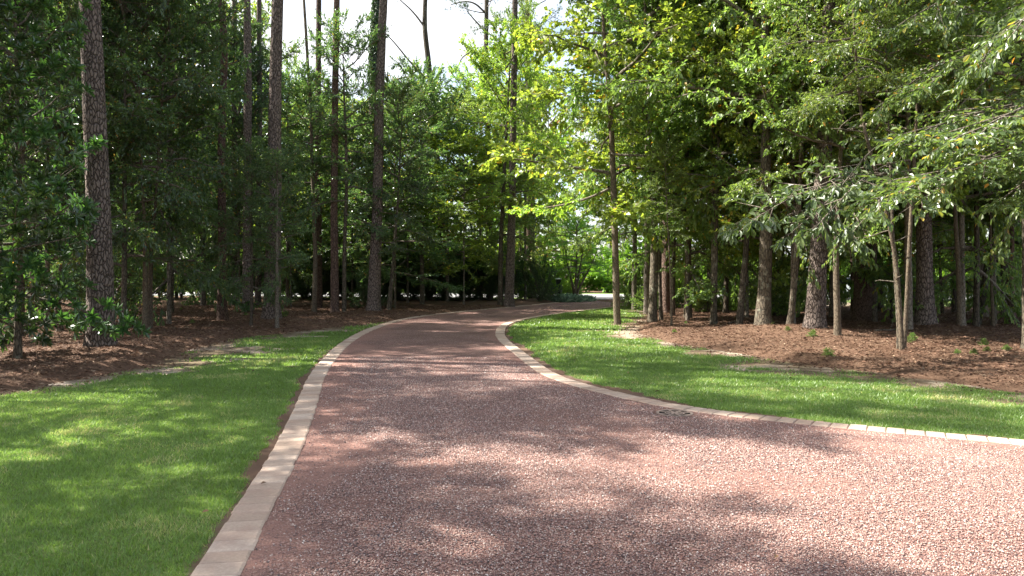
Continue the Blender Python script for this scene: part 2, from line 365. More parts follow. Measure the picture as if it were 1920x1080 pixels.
T('hardwood_tree', 'dark slim trunk leaning right between the mottled oak and the sunlit pine', [(1481,631),(1487,560),(1496,470),(1500,340)], [13,11,11,8], 12, ('oakA',2.6,3.2), 'greybark')
T('pine_tree', 'sunlit pine with deeply furrowed bark on a mound of straw', [(1527,636),(1533,500),(1541,380),(1549,240),(1556,60)], [37,32,30,27,22], 24, ('pine1',4.0,15), 'pinebark', mound=.16)
T('hardwood_tree', 'slender tan trunk with branch stubs right of the sunlit pine', [(1570,644),(1567,520),(1565,455),(1575,300)], [13,11,10,7], 11, ('oakB',2.3,3.0), 'smoothbark')
T('pine_tree', 'broad nearly black pine trunk behind the slender tan trunk', [(1619,608),(1617,500),(1616,300),(1612,100)], [36,28,25,22], 26, ('pine2',3.8,16), 'pinebark_red')
T('pine_tree', 'lit reddish pine trunk touching the broad black pine', [(1602,590),(1601,400),(1600,200)], [14,12,10], 24, ('pine1',3.,16), 'pinebark_red')
T('hardwood_tree', 'right stem of the thin twin trunks closest to the right lawn', [(1692,668),(1688,560),(1677,460),(1650,350),(1610,200)], [9,8,7,7,5], 9.5, ('oakA',1.6,4.8), 'smoothbark')
T('hardwood_tree', 'left stem of the thin twin trunks closest to the right lawn', [(1684,665),(1681,560),(1672,440),(1668,320)], [7,6,6,4], 7.5, ('oakB',1.5,4.2), 'greybark')
T('hardwood_tree', 'grey lichened trunk left of the dark furrowed pine', [(1705,600),(1698,500),(1690,430),(1688,300)], [14,11,9,7], 13, ('oakA',2.8,3.6), 'greybark')
T('pine_tree', 'dark furrowed pine with a flared foot in the right wood', [(1734,626),(1733,500),(1731,300),(1728,100)], [35,27,25,22], 26, ('pine1',3.8,16), 'pinebark', mound=.15)
T('hardwood_tree', 'straight pale trunk right of the dark furrowed pine', [(1801,627),(1796,500),(1790,400),(1788,250)], [9,8,7,5], 12, ('gumA',2.3,3.4), 'smoothbark')
T('hardwood_tree', 'slanting mossy trunk near the right frame edge', [(1832,616),(1846,545),(1862,460),(1872,330)], [14,12,12,8], 12, ('oakB',2.8,3.4), 'greybark')
T('hardwood_tree', 'thin pale upright trunk right of the slanting mossy one', [(1864,620),(1860,540),(1860,460)], [6,5,4], 8, ('oakA',1.8,3.2), 'smoothbark')
T('pine_tree', 'reddish pine trunk standing deep near the right frame edge', [(1893,615),(1893,500),(1891,350)], [15,13,11], 24, ('pine2',3.2,15), 'pinebark_red')
T('hardwood_tree', 'grey brown trunk cut by the right edge of the picture', [(1930,668),(1928,500),(1924,300)], [24,20,16], 14, ('oakB',3.2,3.6), 'greybark')
T('pine_tree', 'black slim trunk between the dark furrowed pine and the pale trunk', [(1790,590),(1786,450),(1786,300)], [11,9,8], 22, ('pine1',3,14), 'pinebark')
T('hardwood_tree', 'thin dark stem just right of the dark furrowed pine', [(1768,594),(1762,480),(1752,380)], [6,5,4], 9, ('oakA',1.9,3.), 'greybark')
T('hardwood_tree', 'brown trunk behind the slanting mossy trunk', [(1842,600),(1838,450),(1838,300)], [17,14,10], 14, ('oakB',3,3.8), 'greybark')
T('hardwood_tree', 'slim dark stem between the broad black pine and the twin trunks', [(1672,606),(1669,500),(1668,400)], [6,5,4], 9, ('gumA',2,3.2), 'greybark')
T('hardwood_tree', 'slim stem behind the gap left of the sunlit pine', [(1455,590),(1460,500),(1463,420)], [8,7,6], 11, ('oakA',2.4,3.2), 'greybark')

for t in TREES:
    px, py = t['path'][0]
    t['d'] = F*HC/(py-HOR); t['x'] = (px-960)/F*t['d']
    if t.get('mound'): MOUNDS.append((t['x'], t['d'], 1.1, t['mound']))

# ------------------------------------------------------------------ ground meshes
def lawn_bare(x, y):
    """1 = bare soil, 0 = grass"""
    e = edge_sd(x, y)
    k = np.minimum(dist_poly(x, y, LKs), dist_poly(x, y, RKs))
    nz = fbm(x, y, 1.1, 21); n2 = fbm(x, y, 5., 31)
    leftk = dist_poly(x, y, LKs)
    wd = np.where(x < 0, .9+.9*smooth(9, 14, y)*smooth(30, 18, y), 1.15)
    b1 = 1-smooth(0, 1, (e/wd)+(nz-.5)*2.2+(n2-.5)*.9)
    thin = smooth(25, 31, y)*(x < 3)               # narrow strip by the far kerb stays green
    b1 = b1*(1-thin)
    lk = leftk < k+.01
    wv = np.where(lk, smooth(5., 6.5, y)*smooth(17, 11, y)*.12, .10+.28*smooth(8, 10, y)*smooth(20, 14, y))
    b2 = 1-smooth(.0, .10, k-.12-wv*np.clip((nz-.25)*1.6, 0, 1.2)+(n2-.5)*.12)
    return np.clip(np.maximum(b1, b2*(y < 26)), 0, 1)
def drain_dip(x, y): return np.exp(-(((x-DRAIN[0])**2+(y-DRAIN[1])**2)/(.3**2))**2)
def lawn_z(x, y):
    e = edge_sd(x, y)
    z = .004+.02*(fbm(x, y, .5, 41)-.5)
    dr = inside(x, y, DRV); k = np.minimum(dist_poly(x, y, LKs), dist_poly(x, y, RKs))
    z = np.where(dr | (k < .16), -.012, z*smooth(.1, .6, k))
    z = np.where(e < 0, z-.05*smooth(0, .8, -e), z)
    return z-.5*drain_dip(x, y)

def ground_mat():
    m, nt, o = mat('pine_straw'); n = N(nt)
    tc = n('ShaderNodeTexCoord').outputs['Object']
    a = n('ShaderNodeTexNoise', {'Vector': tc, 'Scale': 1.2, 'Detail': 6.0, 'Roughness': .7})
    b = n('ShaderNodeTexNoise', {'Vector': tc, 'Scale': 28.0, 'Detail': 6.0, 'Roughness': .75})
    c = n.ramp(b.outputs[0], [(.3, (.055, .034, .022)), (.5, (.12, .07, .045)), (.68, (.19, .12, .08)), (.8, (.30, .22, .16))])
    c = n.mix(n.ramp(a.outputs[0], [(.42, (0, 0, 0)), (.62, (1, 1, 1))]), c, n.mix(.5, c, (.20, .12, .08)))
    bp = n('ShaderNodeBump', {'Height': b.outputs[0], 'Strength': .8, 'Distance': .03})
    p = n('ShaderNodeBsdfPrincipled', {'Base Color': c, 'Roughness': .95, 'Specular IOR Level': .15, 'Normal': bp.outputs[0]})
    nt.links.new(p.outputs[0], o.inputs[0]); return m
def lawn_mat():
    m, nt, o = mat('lawn'); n = N(nt)
    tc = n('ShaderNodeTexCoord').outputs['Object']
    br = n('ShaderNodeAttribute', attribute_name='bare').outputs['Fac']
    a = n('ShaderNodeTexNoise', {'Vector': tc, 'Scale': .8, 'Detail': 4.0, 'Roughness': .6})
    b = n('ShaderNodeTexNoise', {'Vector': tc, 'Scale': 60.0, 'Detail': 4.0, 'Roughness': .8})
    g = n.ramp(b.outputs[0], [(.3, (.07, .105, .028)), (.55, (.13, .18, .05)), (.75, (.20, .25, .085))])
    g = n.mix(n.ramp(a.outputs[0], [(.45, (0, 0, 0)), (.7, (.6, .6, .6))]), g, (.15, .19, .05))
    s = n('ShaderNodeTexNoise', {'Vector': tc, 'Scale': 3.0, 'Detail': 8.0, 'Roughness': .7})
    sl = n('ShaderNodeTexNoise', {'Vector': tc, 'Scale': .75, 'Detail': 3.0})
    soil = n.mix(n.ramp(sl.outputs[0], [(.46, (0, 0, 0)), (.60, (1, 1, 1))]), n.ramp(s.outputs[0], [(.35, (.09, .065, .04)), (.5, (.15, .11, .07)), (.66, (.20, .17, .09))]), n.ramp(s.outputs[0], [(.35, (.20, .15, .115)), (.5, (.35, .275, .205)), (.66, (.48, .40, .32))]))
    kd = n('ShaderNodeAttribute', attribute_name='redsoil').outputs['Fac']
    soil = n.mix(n.math('MULTIPLY', kd, .8), soil, (.13, .075, .052))
    f = n.math('MULTIPLY_ADD', n.math('SUBTRACT', b.outputs[0], .5), 1.2, br)
    c = n.mix(n.ramp(f, [(.4, (0, 0, 0)), (.6, (1, 1, 1))]), g, soil)
    bp = n('ShaderNodeBump', {'Height': b.outputs[0], 'Strength': .6, 'Distance': .02})
    p = n('ShaderNodeBsdfPrincipled', {'Base Color': c, 'Roughness': .95, 'Specular IOR Level': .15, 'Normal': bp.outputs[0]})
    nt.links.new(p.outputs[0], o.inputs[0]); return m
xs = axis([(-260,-60,20),(-60,-24,1.5),(-24,-13,.5),(-13,17,.16),(17,28,.5),(28,60,1.5),(60,260,20)])
ys = axis([(-60,-12,4),(-12,3,1.),(3,34,.16),(34,52,.7),(52,80,3),(80,420,20)])
o = obj('forest_floor', grid_mesh(xs, ys, lambda x, y: floor_z(x, y)-.5*drain_dip(x, y), 'forest_floor'), ground_mat()); tag(o, kind='structure')
lx = axis([(-14,-11,.4),(-11,12,.11),(12,18,.3)]); ly = axis([(-12,2.5,.8),(2.5,26,.11),(26,42.2,.25)])
o = obj('lawn', grid_mesh(lx, ly, lawn_z, 'lawn', {'bare': lawn_bare, 'redsoil': lambda x, y: (1-smooth(.3, .8, np.minimum(dist_poly(x, y, LKs), dist_poly(x, y, RKs))))}), lawn_mat()); tag(o, kind='structure')

# drive : crushed stone
def gravel_mat():
    m, nt, o = mat('crushed_stone'); n = N(nt)
    tc = n('ShaderNodeTexCoord').outputs['Object']
    v = n('ShaderNodeTexVoronoi', {'Vector': tc, 'Scale': 88.0, 'Randomness': 1.0})
    sp = n('ShaderNodeSeparateColor', {0: v.outputs[1]})
    c = n.ramp(sp.outputs[0], [(0, (.06, .048, .046)), (.12, (.16, .10, .09)), (.4, (.28, .15, .125)), (.65, (.335, .185, .145)), (.85, (.42, .28, .225)), (1, (.56, .46, .40))])
    gap = n.ramp(v.outputs[0], [(.3, (1, 1, 1)), (.75, (.36, .31, .30))])
    c = n.mix(1.0, c, gap, 'MULTIPLY')
    big = n('ShaderNodeTexNoise', {'Vector': tc, 'Scale': .45, 'Detail': 5.0, 'Roughness': .6})
    c = n.mix(1.0, c, n.ramp(n('ShaderNodeTexNoise', {'Vector': tc, 'Scale': .9, 'Detail': 4.0, 'Roughness': .6}).outputs[0], [(.35, (.80, .76, .75)), (.65, (1.1, 1.1, 1.1))]), 'MULTIPLY')
    fine = n('ShaderNodeTexNoise', {'Vector': tc, 'Scale': 90.0, 'Detail': 3.0})
    dust = n.mix(fine.outputs[0], (.20, .10, .075), (.30, .165, .13))
    ed = n('ShaderNodeAttribute', attribute_name='dust').outputs['Fac']
    f = n.math('ADD', n.ramp(big.outputs[0], [(.54, (0, 0, 0)), (.70, (.5, .5, .5))]), ed, clamp=True)
    f2 = n.math('MULTIPLY', f, n.ramp(sp.outputs[1], [(.25, (1, 1, 1)), (.95, (.4, .4, .4))]))
    c = n.mix(f2, c, dust)
    inv = n.math('SUBTRACT', 1.0, v.outputs[0])
    bp = n('ShaderNodeBump', {'Height': inv, 'Strength': n.math('MULTIPLY_ADD', f2, -.7, .95), 'Distance': .012})
    p = n('ShaderNodeBsdfPrincipled', {'Base Color': c, 'Roughness': .85, 'Specular IOR Level': .3, 'Normal': bp.outputs[0]})
    nt.links.new(p.outputs[0], o.inputs[0]); return m
def dust_at(x, y):
    dl = dist_poly(x, y, LKs); dr = dist_poly(x, y, RKs)
    n1 = fbm(x, y, 1.2, 51)
    return np.clip(smooth(.75, .12, dl+(n1-.5)*1.2)*.95+smooth(.45, .1, dr+(n1-.5)*.6)*.7+smooth(.60, .72, fbm(x, y, .9, 77))*.5, 0, 1)
def drive_mesh():
    """fan of grid cells clipped to the drive outline: grid of small quads inside, outline follows under the kerbs"""
    gx = axis([(-5,-3.9,.2),(-3.9,16,.1)]); gy = axis([(-8,3,.5),(3,42.5,.1)])
    X, Y = np.meshgrid(gx, gy); nx = len(gx)
    i = (np.arange(len(gy)-1)[:, None]*nx+np.arange(nx-1)[None]).ravel()
    Fq = np.stack([i, i+1, i+nx+1, i+nx], 1)
    x = X.ravel().copy(); y = Y.ravel().copy()
    ins = inside(x, y, DRV); cnt = ins[Fq].sum(1)
    keep = cnt > 0
    # pull outside vertices of kept cells on to the outline
    used = np.unique(Fq[keep]); outv = used[~ins[used]]
    allk = [LKs, RKs]
    for vi in outv:
        p = np.array([x[vi], y[vi]]); best = None
        for pl in allk:
            a = pl[:-1]; ab = pl[1:]-a
            t = np.clip(((p-a)*ab).sum(1)/((ab*ab).sum(1)+1e-12), 0, 1); q = a+ab*t[:, None]
            dd = ((q-p)**2).sum(1); k = dd.argmin()
            if best is None or dd[k] < best[0]: best = (dd[k], q[k])
        if best[0] < .16: x[vi], y[vi] = best[1]
    hx = np.hypot(x-DRAIN[0], y-DRAIN[1])
    Fk = Fq[keep]
    cx = x[Fk].mean(1); cy = y[Fk].mean(1)
    rad = .2
    # push the hole's rim vertices on to a circle and drop the cells within
    near = hx < .33
    hole = hx[Fk].max(1) < .31
    Fk = Fk[~hole]
    rim = np.unique(Fk); rim = rim[(hx[rim] < .36)]
    z = .012+.012*(fbm(x, y, .8, 61)-.5)
    z = np.where(hx < .6, .012, z)
    mb = MB(); mb.add(np.stack([x, y, z], 1), Fk)
    # annulus that joins the square hole and the round drain
    from collections import Counter
    ec = Counter()
    for f in Fk:
        cxk = x[f].mean()-DRAIN[0]; cyk = y[f].mean()-DRAIN[1]
        if cxk*cxk+cyk*cyk < 1.0:
            for a, b in zip(f, np.roll(f, -1)): ec[(min(a, b), max(a, b))] += 1
    loopv = set()
    for (a, b), c in ec.items():
        if c == 1 and hx[a] < .311 and hx[b] < .311: loopv |= {a, b}
    loopv = sorted(loopv, key=lambda k: math.atan2(y[k]-DRAIN[1], x[k]-DRAIN[0]))
    outer = [Vector((x[k], y[k], .0)) for k in loopv]
    inner = [Vector((DRAIN[0]+.195*math.cos(a), DRAIN[1]+.195*math.sin(a), 0)) for a in np.linspace(0, 2*PI, 40, endpoint=False)]
    tri = tessellate_polygon([outer, inner]); pts = outer+inner
    mb.add([(p.x, p.y, .012) for p in pts], [tuple(t) for t in tri])
    xx = np.r_[x, [p.x for p in pts]]; yy = np.r_[y, [p.y for p in pts]]
    return mb.mesh('driveway', True, {'dust': dust_at(xx, yy)})
o = obj('driveway', drive_mesh(), gravel_mat()); tag(o, kind='structure')

# kerbs of tan pavers
def kerb_mat():
    m, nt, o = mat('tan_paver'); n = N(nt)
    tc = n('ShaderNodeTexCoord').outputs['Object']
    at = n('ShaderNodeAttribute', attribute_name='rnd').outputs['Fac']
    c = n.ramp(at, [(0, (.36, .26, .195)), (.5, (.46, .345, .265)), (1, (.53, .42, .335))])
    b = n('ShaderNodeTexNoise', {'Vector': tc, 'Scale': 45.0, 'Detail': 6.0, 'Roughness': .75})
    s = n('ShaderNodeTexNoise', {'Vector': tc, 'Scale': 4.0, 'Detail': 5.0, 'Roughness': .7})
    c = n.mix(.6, c, n.ramp(b.outputs[0], [(.3, (.6, .6, .6)), (.7, (1.15, 1.15, 1.15))]), 'MULTIPLY')
    c = n.mix(n.ramp(s.outputs[0], [(.45, (0, 0, 0)), (.72, (.7, .7, .7))]), c, (.33, .215, .165))
    bp = n('ShaderNodeBump', {'Height': b.outputs[0], 'Strength': .4, 'Distance': .006})
    p = n('ShaderNodeBsdfPrincipled', {'Base Color': c, 'Roughness': .9, 'Specular IOR Level': .25, 'Normal': bp.outputs[0]})
    nt.links.new(p.outputs[0], o.inputs[0]); return m
KM = kerb_mat()
def kerb(line, gap, wd=.25):
    pl = resample(line, .172); mb = MB(); rg = np.random.default_rng(3)
    Tn = np.gradient(pl, axis=0); Tn = Tn/np.linalg.norm(Tn, axis=1)[:, None]; Nn = np.stack([-Tn[:, 1], Tn[:, 0]], 1)
    for i in range(len(pl)-1):
        a, b = pl[i], pl[i+1]; na, nb = Nn[i], Nn[i+1]; t = (b-a)/np.linalg.norm(b-a)
        j = rg.uniform(-.006, .006); g = gap; w = wd/2+rg.uniform(-.004, .004); h = .024+rg.uniform(-.003, .003)
        dist = math.hypot(*a)
        lo = [a-na*(w-j)+t*g, a+na*(w+j)+t*g, b+nb*(w+j)-t*g, b-nb*(w-j)-t*g]
        c = sum(lo)/4; hi = [c+(p-c)*(1-.012/np.linalg.norm(p-c)*1.4) for p in lo]
        V = [(p[0], p[1], -.03) for p in lo]+[(p[0], p[1], h-.008) for p in lo]+[(p[0], p[1], h+rg.uniform(-.001, .001)) for p in hi]
        Fc = [(0,1,5,4),(1,2,6,5),(2,3,7,6),(3,0,4,7),(4,5,9,8),(5,6,10,9),(6,7,11,10),(7,4,8,11),(8,9,10,11)]
        mb.add(V, Fc, rg.uniform())
    return mb.mesh('kerb')
o = obj('kerb', kerb(LK, .0015), KM); tag(o, kind='structure')
o = obj('kerb', kerb(RK, .004, .24), KM); tag(o, kind='structure')

# loose crushed stones near the camera
def stones():
    rg = np.random.default_rng(5); mb = MB()
    n = 620000
    # depth distribution: denser near
    y = 3.3+rg.power(1.0, n)*10.5; x = rg.uniform(-3.6, 8, n)
    k = (np.abs(x) < y*.76+.3) & inside(x, y, DRV)
    k &= rg.uniform(size=n) < np.clip(1.35-(y-3.3)*.10, .12, 1)
    x, y = x[k], y[k]
    kd = np.minimum(dist_poly(x, y, LKs), dist_poly(x, y, RKs)); du = dust_at(x, y)
    k = (kd > .14) & (rg.uniform(size=len(x)) > du*.9) & (np.hypot(x-DRAIN[0], y-DRAIN[1]) > .25)
    x, y = x[k], y[k]; n = len(x)
    s = (.0030+.0052*rg.beta(1.6, 3, n))*(1+(y-3.5)*.05)
    base = nrm(np.array([[1, 0, 0], [-1, 0, 0], [0, 1, 0], [0, -1, 0], [0, 0, 1], [0, 0, -1.]]))
    V = base[None]*rg.uniform(.65, 1.25, (n, 6, 1))*s[:, None, None]+rg.normal(0, .12, (n, 6, 3))*s[:, None, None]
    a = rg.uniform(0, 6.28, n); c, sn = np.cos(a)[:, None], np.sin(a)[:, None]
    V = np.stack([V[..., 0]*c-V[..., 1]*sn, V[..., 0]*sn+V[..., 1]*c, V[..., 2]*.75], -1)
    V += np.stack([x, y, .014+s*.45], 1)[:, None]
    f = np.array([[0,2,4],[2,1,4],[1,3,4],[3,0,4],[2,0,5],[1,2,5],[3,1,5],[0,3,5]])
    mb.add(V.reshape(-1, 3), (np.arange(n)[:, None, None]*6+f[None]).reshape(-1, 3), np.repeat(rg.uniform(size=n), 6))
    print('stones', n)
    return mb.mesh('loose_gravel')
def stone_mat():
    m, nt, o = mat('stone_chip'); n = N(nt)
    at = n('ShaderNodeAttribute', attribute_name='rnd').outputs['Fac']
    c = n.ramp(at, [(0, (.055, .048, .05)), (.1, (.15, .105, .10)), (.26, (.26, .145, .12)), (.6, (.335, .185, .145)), (.8, (.41, .27, .215)), (.95, (.5, .40, .345)), (1, (.64, .56, .51))])
    p = n('ShaderNodeBsdfPrincipled', {'Base Color': c, 'Roughness': .6, 'Specular IOR Level': .5})
    nt.links.new(p.outputs[0], o.inputs[0]); return m
o = obj('loose_gravel', stones(), stone_mat()); tag(o, 'loose crushed reddish stones covering the near drive', kind='stuff')

# street, apron, verge
def quad_strip(name, pts, z, m, kind='structure'):
    mb = MB(); mb.add([(x, y, z) for x, y in pts], [tuple(range(len(pts)))])
    o = obj(name, mb.mesh(name), m); tag(o, kind=kind); return o
asph = simple('pale_asphalt', (.22, .215, .21), .9, noise=(35, .25))
apr = simple('apron_concrete', (.27, .235, .215), .9, noise=(25, .25))
verge = lawn_mat(); verge.name = 'verge_grass'
mb = MB()
gx = axis([(-260,-60,25),(-60,60,1.5),(60,260,25)])
lo = wood_end(gx)-1.0; hi = road_near(gx)+13.5
V = np.concatenate([np.stack([gx, lo, np.full_like(gx, -.055)], 1), np.stack([gx, hi, np.full_like(gx, -.055)], 1)]); k = len(gx)
mb.add(V, [(i, i+1, k+i+1, k+i) for i in range(k-1)])
me = mb.mesh('verge', False, {'bare': np.zeros(2*k), 'redsoil': np.zeros(2*k)}); o = obj('verge', me, verge); tag(o, kind='structure')
quad_strip('street', [(-260, road_near(-260)), (260, road_near(260)), (260, road_near(260)+8.6), (-260, road_near(-260)+8.6)], -.03, asph)
ea = LKs[-1]; eb = RKs[-1]
quad_strip('apron', [(ea[0]-.4, ea[1]-.5), (eb[0]+.3, eb[1]-.2), (eb[0]+2.2, float(road_near(eb[0]+2.2))+.1), (ea[0]-1.6, float(road_near(ea[0]-1.6))+.1)], -.022, apr)

# ------------------------------------------------------------------ drain grate
gm = simple('rusty_iron', (.27, .20, .16), .8, noise=(40, .3))
dark = simple('pit_shade_black', (.012, .01, .009), .95)  # near-black walls: the pit's shade is put into the colour
dr = thing('drain_grate', 'round iron drain grate with radial bars set in gravel by the right kerb', 'drain', (DRAIN[0], DRAIN[1], .012))
mb = MB()
def ring(mb, r0, r1, z0, z1, n=48):
    a = np.linspace(0, 2*PI, n, endpoint=False); c = np.cos(a); s = np.sin(a)
    V = np.concatenate([np.stack([r*c, r*s, np.full(n, z)], 1) for r, z in ((r0, z0), (r1, z0), (r1, z1), (r0, z1))])
    j = np.arange(n); k = (j+1) % n
    mb.add(V, np.concatenate([np.stack([q*n+j, q*n+k, ((q+1) % 4)*n+k, ((q+1) % 4)*n+j], 1) for q in range(4)]))
ring(mb, .175, .205, -.004, .006)
obj('frame', mb.mesh('frame'), gm, dr)
mb = MB(); ring(mb, .095, .108, -.001, .004); ring(mb, .0, .03, -.001, .0045)
for k in range(8):
    a = k*2*PI/8+.16; ca, sa = math.cos(a), math.sin(a); w = .011
    q = [(r*ca-s*w*sa, r*sa+s*w*ca) for r in (.03, .176) for s in (-1, 1)]
    q = [q[0], q[2], q[3], q[1]]
    mb.add([(x, y, -.001) for x, y in q]+[(x, y, .0035) for x, y in q], [(0,3,2,1),(4,5,6,7),(0,1,5,4),(1,2,6,5),(2,3,7,6),(3,0,4,7)])
obj('bars', mb.mesh('bars'), gm, dr)
mb = MB(); ring(mb, .176, .2, -.35, -.005); mb.add([(.2*math.cos(a), .2*math.sin(a), -.35) for a in np.linspace(0, 2*PI, 32, endpoint=False)], [tuple(range(32))])
obj('pit', mb.mesh('pit'), dark, dr)

# ------------------------------------------------------------------ crowns
def orth(D, ang, rg, flat=.35):
    """rotate directions D by ang around a mostly vertical axis, with some vertical jitter"""
    n = len(D); c, s = np.cos(ang), np.sin(ang)
    out = np.stack([D[:, 0]*c-D[:, 1]*s, D[:, 0]*s+D[:, 1]*c, D[:, 2]+rg.normal(0, flat, n)], 1)
    return nrm(out)

def foliate(mbB, mbL, rg, limbs, spec):
    """limbs: list of (points Nx3, radius0). adds branches to mbB and leaves to mbL"""
    Ps, Ds, Ls = [], [], []
    for pts, r0 in limbs:
        n = len(pts); tube(mbB, pts, np.linspace(r0, r0*.22, n), 5)
        seg = np.diff(pts, axis=0); ln = np.linalg.norm(seg, axis=1); tot = ln.sum(); cum = np.r_[0, np.cumsum(ln)]
        m = max(4, int(tot*spec['subs'])); u = np.linspace(spec.get('u0', .22), 1, m)*tot
        p = np.stack([np.interp(u, cum, pts[:, k]) for k in range(3)], 1)
        idx = np.clip(np.searchsorted(cum, u)-1, 0, n-2); d = nrm(seg)[idx]
        Ps.append(p); Ds.append(d); Ls.append(np.clip((tot-u)*.55+spec['submin'], 0, spec['submax']))
    Pm = np.concatenate(Ps); Dm = np.concatenate(Ds); Lm = np.concatenate(Ls)*rg.uniform(.6, 1.2, len(Pm))
    side = np.where(np.arange(len(Pm)) % 2 == 0, 1, -1)
    D2 = orth(Dm, side*rg.uniform(.5, 1.3, len(Pm)), rg, spec['flat']); D2[:, 2] += spec.get('up', .0); D2 = nrm(D2)
    E2 = Pm+D2*Lm[:, None]
    segs(mbB, Pm, E2, .006+.006*Lm, .003, 3)
    # twigs
    per = spec['twigs']
    t = (np.arange(per)[None]+rg.uniform(.2, 1, (len(Pm), per)))/per
    P3 = (Pm[:, None]+D2[:, None]*(Lm[:, None]*t)[..., None]).reshape(-1, 3)
    D3b = np.repeat(D2, per, 0); sd = np.tile(np.where(np.arange(per) % 2 == 0, 1, -1), len(Pm))
    D3 = orth(D3b, sd*rg.uniform(.3, 1.2, len(P3)), rg, spec['flat']*1.1); D3[:, 2] -= spec['droop']*.5; D3 = nrm(D3)
    L3 = rg.uniform(.5, 1.1, len(P3))*spec['twiglen']
    if spec.get('twigmesh', True): segs(mbB, P3, P3+D3*L3[:, None], .003, .0015, 3)
    per = spec['leaves']
    if spec['kind'] == 'tuft':
        nn = per; n = len(P3)
        C = np.repeat(P3+D3*L3[:, None], nn, 0)
        dd = nrm(np.repeat(D3, nn, 0)*.8+rg.normal(0, .7, (n*nn, 3)))
        leaves(mbL, C-dd*.02, dd, nrm(rg.normal(0, 1, (n*nn, 3))), rg.uniform(.75, 1.15, n*nn)*spec['size'], .010, 'needle', rg)
        return
    if spec['kind'] == 'whorl':
        n = len(P3); nn = per
        C = np.repeat(P3+D3*L3[:, None], nn, 0); Dr = np.repeat(nrm(D3+np.array([0, 0, .35])), nn, 0)
        az = np.tile(np.arange(nn)*2.39996, n)+np.repeat(rg.uniform(0, 6, n), nn)
        X = nrm(np.cross(Dr, np.array([[.1, .2, 1.]]))); Y = np.cross(Dr, X)
        op = np.tile(np.linspace(.45, 1.45, nn), n)[:, None]+rg.normal(0, .12, (n*nn, 1))
        radv = X*np.cos(az)[:, None]+Y*np.sin(az)[:, None]
        dd = nrm(Dr*np.cos(op)+radv*np.sin(op)); nn_ = nrm(Dr*np.sin(op)-radv*np.cos(op)+rg.normal(0, .15, (n*nn, 3)))
        leaves(mbL, C, dd, nn_, rg.uniform(.75, 1.1, n*nn)*spec['size'], spec['w'], 'big', rg)
        return
    t = (np.arange(per)[None]+rg.uniform(.3, 1, (len(P3), per)))/per
    P4 = (P3[:, None]+D3[:, None]*(L3[:, None]*t)[..., None]).reshape(-1, 3)
    D4b = np.repeat(D3, per, 0); sd = np.tile(np.where(np.arange(per) % 2 == 0, 1, -1), len(P3))
    D4 = orth(D4b, sd*rg.uniform(.4, 1.3, len(P4)), rg, .35); D4[:, 2] -= spec['droop']
    Nn = nrm(np.array([[0, 0, 1.]])+rg.normal(0, spec['tilt'], (len(P4), 3)))
    leaves(mbL, P4, D4, Nn, rg.uniform(.65, 1.2, len(P4))*spec['size'], spec['w'], spec['kind'], rg)

def limb_curve(p0, az, el, ln, rg, n=6, bend=-.25, wob=.12):
    pts = [np.array(p0, float)]; d = np.array([math.cos(az)*math.cos(el), math.sin(az)*math.cos(el), math.sin(el)])
    for k in range(n-1):
        pts.append(pts[-1]+d*ln/(n-1)); d = nrm(d+rg.normal(0, wob, 3)+np.array([0, 0, bend/(n-1)]))
    return np.array(pts)

def hedge(seed, Rr, H, spec, nl=40, z0=.15):
    rg = np.random.default_rng(seed); b = MB(); l = MB(); limbs = []
    for k in range(nl):
        az = k*2.4+rg.normal(0, .3); el = rg.uniform(.05, 1.45); ln = 1/math.hypot(math.cos(el)/Rr, math.sin(el)/H)*rg.uniform(.75, 1.05)
        zz_ = z0+rg.uniform(0, .35*H)
        limbs.append((limb_curve((rg.normal(0, .3), rg.normal(0, .3), zz_), az, el, ln*.8, rg, bend=-.1), .02))
    for k in range(5):
        a = k*1.3; tube(b, [(0, 0, -.1), (.12*math.cos(a), .12*math.sin(a), .4), (.35*math.cos(a), .35*math.sin(a), z0+.3), (.5*math.cos(a), .5*math.sin(a), z0+1.2)], [.035, .03, .022, .01], 5)
    foliate(b, l, rg, limbs, spec); return b.mesh('stems', True), l.mesh('foliage')
def crown(seed, Rr, H, nl, spec, prof=(.12, .85, .6), el=(.0, .9), bend=-.2):
    rg = np.random.default_rng(seed); b = MB(); l = MB(); limbs = []
    for k in range(nl):
        t = ((k+rg.uniform(0, .8))/nl)**.9
        r = Rr*math.sin(PI*(prof[0]+prof[1]*t))**prof[2]*rg.uniform(.6, 1.12)
        limbs.append((limb_curve((0, 0, t*H*.9), k*2.39996+rg.normal(0, .35), el[0]+(el[1]-el[0])*t+rg.normal(0, .12), max(.4, r), rg, bend=bend), .012+.011*r))
    for q in range(5): limbs.append((limb_curve((0, 0, H*(.78+.03*q)), q*1.3, .75, H*.16, rg, bend=-.3), .015))
    foliate(b, l, rg, limbs, spec)
    return b.mesh('branches', True), l.mesh('crown')
CR = {}
def reg(key, meshes, leafmat, R0, H0, br='branch'):
    b, l = meshes; b.materials.append(M[br]); l.materials.append(M[leafmat]); CR[key] = (b, l, R0, H0)
    print(key, len(l.polygons), len(b.polygons))
oakS = dict(subs=4.6, submin=.4, submax=1.4, flat=.28, twigs=9, twiglen=.36, leaves=11, droop=.15, tilt=.45, size=.095, w=.62, kind='diamond', twigmesh=False)
gumS = dict(subs=4.0, submin=.4, submax=1.4, flat=.25, twigs=8, twiglen=.36, leaves=8, droop=.25, tilt=.45, size=.12, w=.9, kind='diamond', twigmesh=False)
hollyS = dict(subs=5.0, submin=.3, submax=1.0, flat=.4, twigs=9, twiglen=.28, leaves=11, droop=.1, tilt=.6, size=.085, w=.5, kind='diamond', twigmesh=False)
reg('oakA', crown(1, 3, 7.5, 25, dict(oakS, submax=1.8, flat=.36), prof=(.22, .62, .5), el=(-.05, .6)), 'oak', 3, 7.5)
